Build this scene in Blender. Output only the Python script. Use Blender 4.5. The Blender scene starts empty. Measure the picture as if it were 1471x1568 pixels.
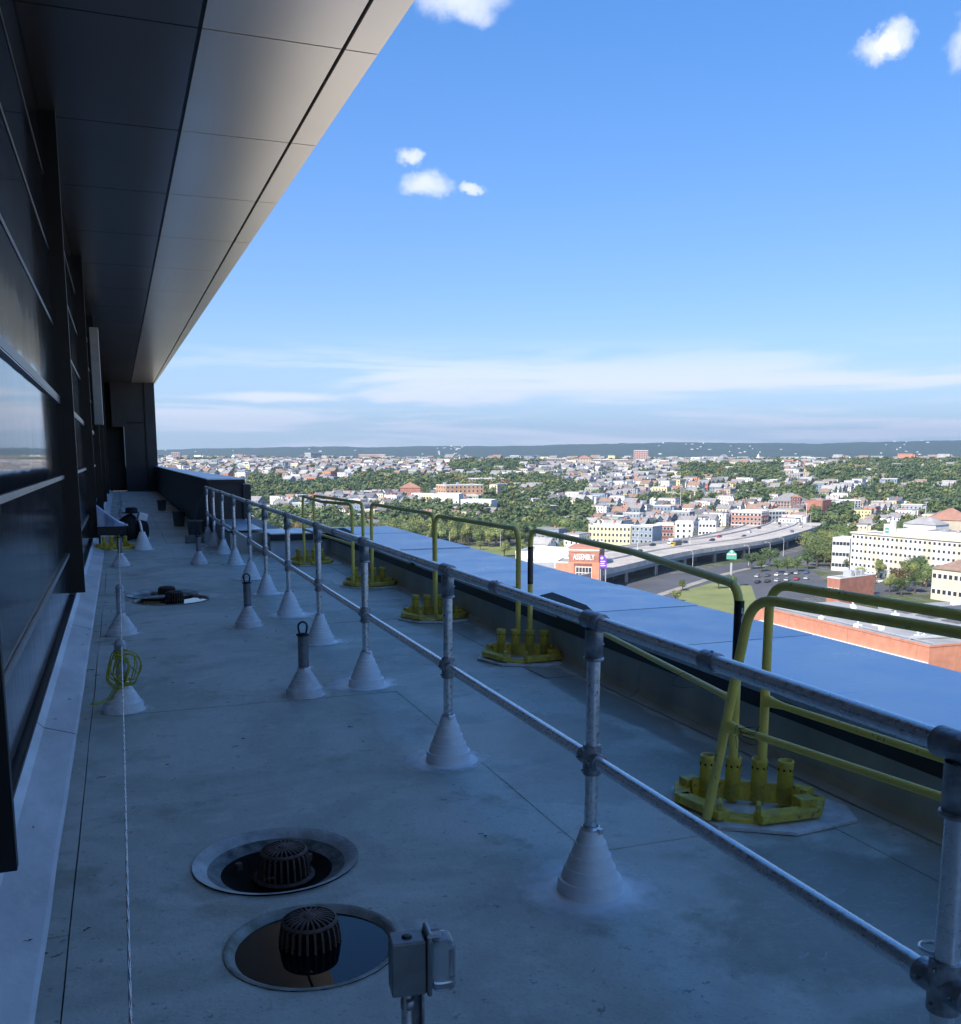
import bpy, math, random
import numpy as np
from mathutils import Vector, Matrix, noise
PI = math.pi
S = bpy.context.scene
COL = S.collection
rnd = random.Random(7)

# ---------------------------------------------------------------- camera (eye height above the deck, principal point of a cropped photo)
F_PX, CX, CY, HZ, VX, EYE = 1471.0, 735.5, 926.0, 700.0, 181.0, 1.66
PITCH = math.atan((CY - HZ) / F_PX)
YAW = math.atan((CX - VX) * math.cos(PITCH) / F_PX)
Fv = Vector((math.sin(YAW) * math.cos(PITCH), math.cos(YAW) * math.cos(PITCH), -math.sin(PITCH)))
Rv = Vector((math.cos(YAW), -math.sin(YAW), 0))
Uv = Rv.cross(Fv)
cam_d = bpy.data.cameras.new('camera')
cam = bpy.data.objects.new('camera', cam_d)
COL.objects.link(cam)
S.camera = cam
cam_d.sensor_fit = 'VERTICAL'
cam_d.sensor_height = 24.0
cam_d.lens = 24.0 * F_PX / 1568.0
cam_d.shift_y = (784.0 - CY) / 1568.0 * -1.0
cam_d.clip_start = 0.05
cam_d.clip_end = 60000
m = Matrix((Rv, Uv, -Fv)).transposed().to_4x4()
m.translation = Vector((0, 0, EYE))
cam.matrix_world = m

# ---------------------------------------------------------------- world, sun, exposure
SUN_EL = math.radians(38)
SUN_H = Vector((-0.80, -0.60, 0)).normalized()          # horizontal direction towards the sun
sun_dir = Vector((SUN_H.x * math.cos(SUN_EL), SUN_H.y * math.cos(SUN_EL), math.sin(SUN_EL)))
S.view_settings.view_transform = 'Standard'
S.view_settings.look = 'None'
S.view_settings.gamma = 1
S.view_settings.use_curve_mapping = False
S.view_settings.exposure = 1.62
W = bpy.data.worlds.new('World')
S.world = W
W.use_nodes = True
SKY_STRENGTH = 0.115
sun_l = bpy.data.lights.new('sun', 'SUN')
sun_l.energy = 2.6
sun_l.angle = math.radians(0.5)
sun_l.color = (1.0, 0.94, 0.84)
sun_o = bpy.data.objects.new('sun', sun_l)
COL.objects.link(sun_o)
sun_o.rotation_euler = (-sun_dir).to_track_quat('-Z', 'Y').to_euler()
S.cycles.max_bounces = 8
S.cycles.diffuse_bounces = 4
S.cycles.volume_bounces = 0
S.cycles.use_denoising = True
S.cycles.sample_clamp_indirect = 6


def ray(x, y):
    return Fv * F_PX + Rv * (x - CX) - Uv * (y - CY)


def onz(x, y, z=0.0):
    d = ray(x, y)
    t = (z - EYE) / d.z
    return Vector((0, 0, EYE)) + d * t


def build_world():
    nt = W.node_tree
    N, L = nt.nodes, nt.links
    N.clear()
    out = N.new('ShaderNodeOutputWorld')
    bg = N.new('ShaderNodeBackground')
    L.new(bg.outputs[0], out.inputs[0])
    sky = N.new('ShaderNodeTexSky')
    sky.sky_type = 'NISHITA'
    sky.sun_disc = False
    sky.sun_elevation = SUN_EL
    sky.sun_rotation = math.atan2(SUN_H.x, SUN_H.y)
    sky.altitude = 50
    sky.air_density = 1.0
    sky.dust_density = 0.6
    sky.ozone_density = 2.0
    hsv = N.new('ShaderNodeHueSaturation'); L.new(sky.outputs[0], hsv.inputs['Color']); hsv.inputs['Saturation'].default_value = 1.42; hsv.inputs['Hue'].default_value = .512
    gm = N.new('ShaderNodeGamma'); L.new(hsv.outputs[0], gm.inputs[0]); gm.inputs[1].default_value = .62
    tn = N.new('ShaderNodeMixRGB'); tn.blend_type = 'MULTIPLY'; tn.inputs[0].default_value = 1; L.new(gm.outputs[0], tn.inputs[1]); tn.inputs[2].default_value = (.66, .80, 1.05, 1)
    tc = N.new('ShaderNodeTexCoord')
    nrm = N.new('ShaderNodeVectorMath'); nrm.operation = 'NORMALIZE'
    L.new(tc.outputs['Generated'], nrm.inputs[0])
    D = nrm.outputs[0]
    sep = N.new('ShaderNodeSeparateXYZ')
    L.new(D, sep.inputs[0])

    def math_(op, a, b=None, clamp=False):
        n = N.new('ShaderNodeMath'); n.operation = op; n.use_clamp = clamp
        for i, v in enumerate((a, b)):
            if v is None: continue
            if isinstance(v, (int, float)): n.inputs[i].default_value = v
            else: L.new(v, n.inputs[i])
        return n.outputs[0]

    def ramp(v, a, b):
        n = N.new('ShaderNodeMapRange'); n.interpolation_type = 'SMOOTHSTEP'
        L.new(v, n.inputs[0]); n.inputs[1].default_value = a; n.inputs[2].default_value = b
        return n.outputs[0]

    def noise_tex(vec, scale, detail, rough=0.55, dist=0.0):
        n = N.new('ShaderNodeTexNoise')
        L.new(vec, n.inputs['Vector']); n.inputs['Scale'].default_value = scale
        n.inputs['Detail'].default_value = detail; n.inputs['Roughness'].default_value = rough
        n.inputs['Distortion'].default_value = dist
        return n.outputs[0]

    # stretched layer clouds low over the horizon, all the way round
    mp = N.new('ShaderNodeMapping'); L.new(D, mp.inputs[0]); mp.inputs['Scale'].default_value = (1.6, 1.6, 22)
    n1 = noise_tex(mp.outputs[0], 1.7, 6, 0.6, 0.4)
    lay = ramp(n1, 0.40, 0.58)
    band = math_('MULTIPLY', ramp(sep.outputs[2], 0.125, 0.07), ramp(sep.outputs[2], -0.01, 0.01))
    thick = math_('MULTIPLY', lay, band)
    veil = math_('MULTIPLY', ramp(sep.outputs[2], 0.17, 0.0), 0.36)
    fac = math_('MULTIPLY', thick, 0.80)
    # small white fair-weather puffs
    puffs = [((708, -8), 2.4, 1.25), ((626, 243), 0.75, 0.5), ((655, 284), 1.4, 0.75), ((722, 287), 0.8, 0.3),
             ((1340, 74), 1.15, .75), ((1370, 54), .95, .8), ((1492, 62), 1.2, 1.3), ((425, 608), 4.2, 0.33), ((1300, 665), 5.5, 0.35), ((1450, 655), 3.5, 0.45)]
    dirs = [(ray(*q).normalized(), a, b, (q[1] < 400)) for q, a, b in puffs]
    rr = random.Random(3)
    for k in range(16):                                    # the same scattered fair weather outside the frame
        az = math.radians(60 + k * 18.5 + rr.uniform(-6, 6)); el = math.radians(rr.uniform(15, 48))
        dirs.append((Vector((math.sin(az) * math.cos(el), math.cos(az) * math.cos(el), math.sin(el))), rr.uniform(1.2, 3), rr.uniform(.7, 1.4), True))
    nz = N.new('ShaderNodeTexNoise'); L.new(D, nz.inputs['Vector'])
    nz.inputs['Scale'].default_value = 42; nz.inputs['Detail'].default_value = 6; nz.inputs['Roughness'].default_value = 0.65
    sub = N.new('ShaderNodeVectorMath'); sub.operation = 'SUBTRACT'
    L.new(nz.outputs['Color'], sub.inputs[0]); sub.inputs[1].default_value = (.5, .5, .5)
    scl = N.new('ShaderNodeVectorMath'); scl.operation = 'SCALE'; L.new(sub.outputs[0], scl.inputs[0]); scl.inputs['Scale'].default_value = 0.030
    wob = N.new('ShaderNodeVectorMath'); wob.operation = 'ADD'; L.new(D, wob.inputs[0]); L.new(scl.outputs[0], wob.inputs[1])
    scl2 = N.new('ShaderNodeVectorMath'); scl2.operation = 'SCALE'; L.new(sub.outputs[0], scl2.inputs[0]); scl2.inputs['Scale'].default_value = 0.007
    wob2 = N.new('ShaderNodeVectorMath'); wob2.operation = 'ADD'; L.new(D, wob2.inputs[0]); L.new(scl2.outputs[0], wob2.inputs[1])
    for d, a, b, puffy in dirs:
        e1 = Vector((d.y, -d.x, 0)).normalized(); e2 = e1.cross(d).normalized()
        def dot(v, w):
            n = N.new('ShaderNodeVectorMath'); n.operation = 'DOT_PRODUCT'; L.new(v, n.inputs[0]); n.inputs[1].default_value = w
            return n.outputs['Value']
        src_ = wob.outputs[0] if puffy else wob2.outputs[0]
        u = math_('DIVIDE', dot(src_, e1), math.radians(a))
        v = math_('DIVIDE', dot(src_, e2), math.radians(b))
        r2 = math_('ADD', math_('MULTIPLY', u, u), math_('MULTIPLY', v, v))
        g = math_('MULTIPLY', ramp(r2, 1.35, -.15), ramp(dot(D, d), 0.5, 0.7))
        fac = math_('ADD', fac, math_('MULTIPLY', g, 0.80 if puffy else 0.95))
    fac = math_('MINIMUM', fac, 0.92)
    cm = N.new('ShaderNodeMixRGB'); cm.blend_type = 'MIX'
    # veil towards the pale blue of far air, then the clouds
    L.new(veil, cm.inputs[0]); L.new(tn.outputs[0], cm.inputs[1]); cm.inputs[2].default_value = (2.0, 2.6, 3.5, 1)
    c2 = N.new('ShaderNodeMixRGB'); L.new(fac, c2.inputs[0]); L.new(cm.outputs[0], c2.inputs[1]); c2.inputs[2].default_value = (3.2, 3.3, 3.6, 1)
    L.new(c2.outputs[0], bg.inputs[0])
    bg.inputs[1].default_value = SKY_STRENGTH


build_world()

# ---------------------------------------------------------------- materials
def new_mat(name):
    mt = bpy.data.materials.new(name)
    mt.use_nodes = True
    return mt, mt.node_tree, mt.node_tree.nodes['Principled BSDF']


def mat(name, col, rough=0.6, metal=0.0, var=0.15, scale=4.0, bump=0.0, bscale=60.0, spec=None, col2=None, coat=0.0,
        obj_rand=0.0, alpha=None, trans=0.0, streak=None, detail=5, rvar=0.0, hue_rand=0.0, speck=None):
    mt, nt, b = new_mat(name)
    N, L = nt.nodes, nt.links
    tc = N.new('ShaderNodeTexCoord')
    vec = tc.outputs['Object']
    if streak:
        mp = N.new('ShaderNodeMapping'); L.new(vec, mp.inputs[0]); mp.inputs['Scale'].default_value = streak; vec = mp.outputs[0]
    nz = N.new('ShaderNodeTexNoise'); L.new(vec, nz.inputs['Vector']); nz.inputs['Scale'].default_value = scale
    nz.inputs['Detail'].default_value = detail; nz.inputs['Roughness'].default_value = 0.6
    cr = N.new('ShaderNodeValToRGB')
    L.new(nz.outputs[0], cr.inputs[0])
    c2 = col2 if col2 else tuple(c * (1 - var) for c in col)
    cr.color_ramp.elements[0].position = 0.32; cr.color_ramp.elements[1].position = 0.68
    cr.color_ramp.elements[0].color = (*c2, 1); cr.color_ramp.elements[1].color = (*(col if col2 else tuple(min(1, c * (1 + var * .5)) for c in col)), 1)
    src = cr.outputs[0]
    if speck:
        for (sc_, lo_, hi_, amt_, col_, st_) in speck:
            mp2 = N.new('ShaderNodeMapping'); L.new(tc.outputs['Object'], mp2.inputs[0]); mp2.inputs['Scale'].default_value = st_
            n3 = N.new('ShaderNodeTexNoise'); L.new(mp2.outputs[0], n3.inputs['Vector']); n3.inputs['Scale'].default_value = sc_; n3.inputs['Detail'].default_value = 6; n3.inputs['Roughness'].default_value = .65
            m4 = N.new('ShaderNodeMapRange'); L.new(n3.outputs[0], m4.inputs[0]); m4.inputs[1].default_value = lo_; m4.inputs[2].default_value = hi_; m4.inputs[4].default_value = amt_
            mx4 = N.new('ShaderNodeMixRGB'); L.new(m4.outputs[0], mx4.inputs[0]); L.new(src, mx4.inputs[1]); mx4.inputs[2].default_value = (*col_, 1); src = mx4.outputs[0]
    if obj_rand or hue_rand:
        oi = N.new('ShaderNodeObjectInfo')
        hs = N.new('ShaderNodeHueSaturation')
        mr = N.new('ShaderNodeMapRange'); L.new(oi.outputs['Random'], mr.inputs[0])
        mr.inputs[3].default_value = 1 - obj_rand; mr.inputs[4].default_value = 1 + obj_rand
        L.new(mr.outputs[0], hs.inputs['Value'])
        if hue_rand:
            m2 = N.new('ShaderNodeMath'); m2.operation = 'FRACT'
            m1 = N.new('ShaderNodeMath'); m1.operation = 'MULTIPLY'; L.new(oi.outputs['Random'], m1.inputs[0]); m1.inputs[1].default_value = 7.31
            L.new(m1.outputs[0], m2.inputs[0])
            m3 = N.new('ShaderNodeMapRange'); L.new(m2.outputs[0], m3.inputs[0]); m3.inputs[3].default_value = 0.5 - hue_rand; m3.inputs[4].default_value = 0.5 + hue_rand * .6
            L.new(m3.outputs[0], hs.inputs['Hue'])
        L.new(src, hs.inputs['Color']); src = hs.outputs[0]
    L.new(src, b.inputs['Base Color'])
    b.inputs['Roughness'].default_value = rough
    b.inputs['Metallic'].default_value = metal
    if spec is not None: b.inputs['Specular IOR Level'].default_value = spec
    if coat: b.inputs['Coat Weight'].default_value = coat; b.inputs['Coat Roughness'].default_value = 0.05
    if trans: b.inputs['Transmission Weight'].default_value = trans
    if alpha is not None: b.inputs['Alpha'].default_value = alpha
    if rvar:
        mr = N.new('ShaderNodeMapRange'); L.new(nz.outputs[0], mr.inputs[0]); mr.inputs[1].default_value = .3; mr.inputs[2].default_value = .7
        mr.inputs[3].default_value = rough - rvar; mr.inputs[4].default_value = rough + rvar; L.new(mr.outputs[0], b.inputs['Roughness'])
    if bump:
        n2 = N.new('ShaderNodeTexNoise'); L.new(tc.outputs['Object'], n2.inputs['Vector']); n2.inputs['Scale'].default_value = bscale; n2.inputs['Detail'].default_value = 4
        bp = N.new('ShaderNodeBump'); bp.inputs['Strength'].default_value = bump; bp.inputs['Distance'].default_value = 0.01
        L.new(n2.outputs[0], bp.inputs['Height']); L.new(bp.outputs[0], b.inputs['Normal'])
    return mt


def deck_mat():
    """grey roof membrane: blotches, darker damp stains at a few places, fine grit, trodden scuffs"""
    mt, nt, b = new_mat('roof_membrane')
    N, L = nt.nodes, nt.links
    geo = N.new('ShaderNodeNewGeometry')
    P = geo.outputs['Position']

    def nz(scale, det, rough=.6, vec=P, dist=0.):
        n = N.new('ShaderNodeTexNoise'); L.new(vec, n.inputs['Vector']); n.inputs['Scale'].default_value = scale
        n.inputs['Detail'].default_value = det; n.inputs['Roughness'].default_value = rough; n.inputs['Distortion'].default_value = dist
        return n.outputs[0]

    def M(op, a, b_=None):
        n = N.new('ShaderNodeMath'); n.operation = op
        for i, v in enumerate((a, b_)):
            if v is None: continue
            if isinstance(v, (int, float)): n.inputs[i].default_value = v
            else: L.new(v, n.inputs[i])
        return n.outputs[0]

    def R_(v, a, b_, lo=0., hi=1.):
        n = N.new('ShaderNodeMapRange'); n.interpolation_type = 'SMOOTHSTEP'; L.new(v, n.inputs[0])
        n.inputs[1].default_value = a; n.inputs[2].default_value = b_; n.inputs[3].default_value = lo; n.inputs[4].default_value = hi
        return n.outputs[0]

    def mix(f, c1, c2):
        n = N.new('ShaderNodeMixRGB')
        L.new(f, n.inputs[0]) if not isinstance(f, float) else setattr(n.inputs[0], 'default_value', f)
        for i, c in ((1, c1), (2, c2)):
            if isinstance(c, tuple): n.inputs[i].default_value = (*c, 1)
            else: L.new(c, n.inputs[i])
        return n.outputs[0]
    big = nz(0.8, 8, .66, dist=.9)
    c = mix(R_(big, .35, .68), (.52, .54, .47), (.76, .76, .69))
    med = nz(6, 5)
    c = mix(M('MULTIPLY', R_(med, .5, .75), .5), c, (.86, .83, .76))
    c = mix(M('MULTIPLY', R_(nz(1.7, 9, .72), .53, .66), .65), c, (.36, .375, .30))
    fine = nz(70, 3)
    c = mix(M('MULTIPLY', R_(fine, .56, .70), .6), c, (.46, .44, .40))
    sp = nz(16, 7, .8)
    c = mix(M('MULTIPLY', R_(sp, .60, .64), .7), c, (.16, .15, .13))
    # damp / silted places
    spots = [(2.2, 5.15, .95, .55), (2.35, 4.3, .8, .5), (2.55, 2.6, .9, .8), (2.2, 1.9, .5, .35), (2.95, 9.2, .35, 1.6), (2.9, 12.9, .4, 1.6),
             (.55, 3.47, .42, .17), (.55, 3.1, .42, .42), (.55, 3.83, .5, .4), (.5, 11.9, .75, .5), (3.05, 5.8, .2, 2.4), (2.7, 7.3, .5, .4)]
    wet = None
    for (sx, sy, rx, ry) in spots:
        mp = N.new('ShaderNodeMapping'); mp.vector_type = 'POINT'; L.new(P, mp.inputs[0])
        mp.inputs['Location'].default_value = (-sx / rx, -sy / ry, 0); mp.inputs['Scale'].default_value = (1 / rx, 1 / ry, 0)
        ln = N.new('ShaderNodeVectorMath'); ln.operation = 'LENGTH'; L.new(mp.outputs[0], ln.inputs[0])
        g = R_(ln.outputs['Value'], 1.25, .25)
        wet = g if wet is None else M('MAXIMUM', wet, g)
    wetm = R_(M('ADD', wet, M('MULTIPLY', M('SUBTRACT', nz(2.2, 8, .6), .5), 2.0)), .36, .66)
    wetm = M('MULTIPLY', wetm, R_(wet, .02, .3))
    c = mix(M('MULTIPLY', wetm, .62), c, (.26, .255, .20))
    # pale chalky crescents left by drying water
    mpc = N.new('ShaderNodeMapping'); L.new(P, mpc.inputs[0]); mpc.inputs['Scale'].default_value = (1.0, 2.2, 1); mpc.inputs['Rotation'].default_value = (0, 0, .7)
    cr2 = nz(3.0, 4, .6, mpc.outputs[0], 2.0)
    ring = M('MULTIPLY', R_(M('ABSOLUTE', M('SUBTRACT', cr2, .55)), .012, .0), wetm)
    c = mix(M('MULTIPLY', ring, .6), c, (.62, .62, .62))
    # seam dirt along the longitudinal laps is geometry; walking scuffs
    mps = N.new('ShaderNodeMapping'); L.new(P, mps.inputs[0]); mps.inputs['Scale'].default_value = (6, .8, 1); mps.inputs['Rotation'].default_value = (0, 0, -.35)
    sc = nz(2.2, 3, .5, mps.outputs[0], .6)
    c = mix(M('MULTIPLY', R_(sc, .70, .74), .25), c, (.70, .70, .70))
    L.new(c, b.inputs['Base Color'])
    ro = R_(wetm, 0, 1, .62, .34)
    L.new(ro, b.inputs['Roughness'])
    b.inputs['Specular IOR Level'].default_value = .45
    h = M('ADD', M('MULTIPLY', fine, .35), M('ADD', M('MULTIPLY', med, .5), M('MULTIPLY', nz(26, 5, .7), .8)))
    bp = N.new('ShaderNodeBump'); bp.inputs['Strength'].default_value = .5; bp.inputs['Distance'].default_value = .006
    L.new(h, bp.inputs['Height']); L.new(bp.outputs[0], b.inputs['Normal'])
    return mt


def halo_mat():
    """overspray of pale coating round a flashing, fading out unevenly"""
    mt, nt, b = new_mat('overspray')
    N, L = nt.nodes, nt.links
    b.inputs['Base Color'].default_value = (.94, .95, .96, 1); b.inputs['Roughness'].default_value = .45
    tc = N.new('ShaderNodeTexCoord')
    ln = N.new('ShaderNodeVectorMath'); ln.operation = 'LENGTH'; L.new(tc.outputs['Object'], ln.inputs[0])
    nz = N.new('ShaderNodeTexNoise'); L.new(tc.outputs['Object'], nz.inputs['Vector']); nz.inputs['Scale'].default_value = 9; nz.inputs['Detail'].default_value = 6
    a = N.new('ShaderNodeMath'); a.operation = 'MULTIPLY_ADD'; L.new(nz.outputs[0], a.inputs[0]); a.inputs[1].default_value = .16; L.new(ln.outputs['Value'], a.inputs[2])
    mr = N.new('ShaderNodeMapRange'); mr.interpolation_type = 'SMOOTHSTEP'; L.new(a.outputs[0], mr.inputs[0]); mr.inputs[1].default_value = .37; mr.inputs[2].default_value = .2
    mr.inputs[3].default_value = 0; mr.inputs[4].default_value = .95
    L.new(mr.outputs[0], b.inputs['Alpha'])
    return mt


def glass_mat(name, base=(.012, .016, .022), rough=.03, wav=.12):
    mt, nt, b = new_mat(name)
    N, L = nt.nodes, nt.links
    b.inputs['Base Color'].default_value = (*base, 1); b.inputs['Roughness'].default_value = rough
    b.inputs['IOR'].default_value = 1.52
    tc = N.new('ShaderNodeTexCoord')
    nz = N.new('ShaderNodeTexNoise'); L.new(tc.outputs['Object'], nz.inputs['Vector']); nz.inputs['Scale'].default_value = 1.3; nz.inputs['Detail'].default_value = 1
    bp = N.new('ShaderNodeBump'); bp.inputs['Strength'].default_value = wav; bp.inputs['Distance'].default_value = .02
    L.new(nz.outputs[0], bp.inputs['Height']); L.new(bp.outputs[0], b.inputs['Normal'])
    # dust and dried drips
    mp = N.new('ShaderNodeMapping'); L.new(tc.outputs['Object'], mp.inputs[0]); mp.inputs['Scale'].default_value = (3, 9, .6)
    n2 = N.new('ShaderNodeTexNoise'); L.new(mp.outputs[0], n2.inputs['Vector']); n2.inputs['Scale'].default_value = 3; n2.inputs['Detail'].default_value = 6
    mr = N.new('ShaderNodeMapRange'); L.new(n2.outputs[0], mr.inputs[0]); mr.inputs[1].default_value = .4; mr.inputs[2].default_value = .8
    mr.inputs[3].default_value = rough; mr.inputs[4].default_value = rough + .12
    L.new(mr.outputs[0], b.inputs['Roughness'])
    return mt


MT = {
    'deck': deck_mat(),
    'deck_under': mat('dark_seam', (.03, .03, .028), .8),
    'cant': mat('pale_flashing', (.80, .81, .82), .5, var=.25, scale=3, bump=.25, bscale=30, streak=(1, .4, 1)),
    'halo': halo_mat(),
    'cone': mat('coated_flashing', (.93, .94, .95), .38, var=.06, scale=9, bump=.3, bscale=40, speck=[(14, .66, .74, .4, (.5, .51, .52), (1, 1, .4))]),
    'cone_lead': mat('grey_flashing', (.78, .80, .82), .45, var=.2, scale=9, bump=.3, bscale=40),
    'galv': mat('galvanised_steel', (.80, .83, .86), .32, metal=.75, var=.16, scale=46, bump=.05, bscale=90, rvar=.12),
    'galv_dark': mat('dull_galvanised_fitting', (.40, .42, .45), .42, metal=.7, var=.4, scale=28, bump=.35, bscale=60),
    'post_grey': mat('grey_painted_post', (.21, .23, .25), .42, metal=.3, var=.3, scale=20, bump=.15),
    'post_pale': mat('pale_painted_post', (.50, .54, .58), .45, var=.3, scale=20, bump=.15),
    'dark_steel': mat('dark_steel', (.035, .036, .04), .45, metal=.6, var=.3, scale=30),
    'rust': mat('rusty_cast_iron', (.20, .12, .095), .7, metal=.15, col2=(.075, .055, .05), scale=18, bump=.6, bscale=45),
    'bowl': mat('dirty_drain_bowl', (.68, .70, .70), .5, col2=(.34, .34, .32), scale=7, bump=.3),
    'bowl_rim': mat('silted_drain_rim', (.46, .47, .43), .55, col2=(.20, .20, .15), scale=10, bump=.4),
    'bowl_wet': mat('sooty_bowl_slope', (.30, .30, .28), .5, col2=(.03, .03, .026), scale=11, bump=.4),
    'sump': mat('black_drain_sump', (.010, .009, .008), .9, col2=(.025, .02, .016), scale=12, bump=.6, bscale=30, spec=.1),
    'yellow': mat('worn_yellow_paint', (.98, .76, .15), .42, col2=(.86, .66, .14), scale=14, bump=.2, bscale=50, rvar=.1, speck=[(24, .64, .68, .8, (.16, .09, .05), (1, 1, .5)), (7, .62, .75, .5, (.42, .36, .2), (1, 1, .4))]),
    'yellow_base': mat('scuffed_yellow_casting', (.95, .72, .08), .5, col2=(.55, .42, .08), scale=13, bump=.5, bscale=40, speck=[(30, .60, .66, .8, (.13, .08, .05), (1, 1, 1)), (9, .58, .7, .5, (.35, .28, .12), (1, 1, 1))]),
    'pad': mat('scuffed_pale_pad', (.92, .90, .88), .7, col2=(.55, .54, .53), scale=9, bump=.3),
    'hole': mat('dark_hole', (.01, .01, .01), .8),
    'black_vinyl': mat('black_vinyl', (.012, .012, .014), .35, var=.2),
    'white_print': mat('white_print', (.75, .75, .75), .5, var=.08),
    'tan_print': mat('tan_print', (.32, .24, .2), .5, var=.08),
    'coping': mat('blue_grey_coping', (.62, .68, .76), .34, metal=.55, var=.16, scale=2.4, bump=.10, bscale=1.6, rvar=.07, obj_rand=.05,
                  speck=[(3, .58, .74, .35, (.30, .36, .42), (1, 3, 1)), (30, .66, .70, .7, (.14, .16, .18), (1, 1, 1)), (2.2, .60, .66, .25, (.75, .80, .86), (.5, 6, 1))]),
    'coping_edge': mat('shade_painted_coping_drip', (.02, .022, .028), .5),  # near-black paints in the shadow gap under the coping lip
    'curb': mat('grey_parapet_membrane', (.55, .54, .48), .6, col2=(.38, .38, .34), scale=2.2, bump=.25, bscale=12, streak=(1, 1, .35)),
    'curb_pale': mat('pale_parapet_membrane', (.66, .68, .70), .6, var=.2, scale=2.5),
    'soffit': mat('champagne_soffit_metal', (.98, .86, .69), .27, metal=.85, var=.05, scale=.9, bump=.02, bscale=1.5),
    'soffit_in': mat('shade_painted_soffit_metal', (.20, .18, .165), .27, metal=.88, var=.1, scale=.9),  # same soffit metal, the inner lane's dark reflection painted into its colour
    'wall_dark': mat('charcoal_wall_cladding', (.03, .033, .037), .5, var=.3, scale=1.2),
    'fin': mat('black_anodised_fin', (.007, .007, .008), .38, metal=.3, var=.2),
    'transom': mat('silver_sill', (.42, .43, .44), .35, metal=.7, var=.2, scale=12),
    'transom_dark': mat('dark_transom', (.03, .03, .034), .35, metal=.6),
    'glass': glass_mat('reflective_tower_glass'),
    'spandrel': glass_mat('dark_spandrel_panel', (.016, .020, .026), .09, .08),
    'pale_panel': mat('pale_grey_panel', (.34, .36, .36), .5, var=.15),
    'rope': mat('lime_rope', (.50, .50, .06), .7, col2=(.28, .29, .04), scale=40),
    'box_grey': mat('grey_electrical_box', (.22, .24, .26), .38, metal=.5, var=.25, scale=14, bump=.1),
    'clear': mat('clear_plastic_cover', (.60, .66, .70), .12, var=.1, trans=.75, spec=.6),
    'tarp': mat('blue_plastic_sheet', (.30, .38, .56), .28, var=.3, scale=5, bump=.5, bscale=9),
    'black_cloth': mat('black_cloth', (.012, .012, .013), .8, bump=.4, bscale=14),
    'wood_box': mat('dark_brown_box', (.05, .042, .045), .7, var=.2),
    'bucket': mat('grey_bucket', (.13, .14, .15), .5, var=.2),
    'block': mat('pale_block', (.25, .25, .25), .7, var=.2),
    'water': None,
}
w_, wn_, wb_ = new_mat('still_water')
wb_.inputs['Base Color'].default_value = (.004, .006, .008, 1); wb_.inputs['Roughness'].default_value = .015; wb_.inputs['IOR'].default_value = 1.42
wb_.inputs['Specular IOR Level'].default_value = .6
MT['water'] = w_

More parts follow.
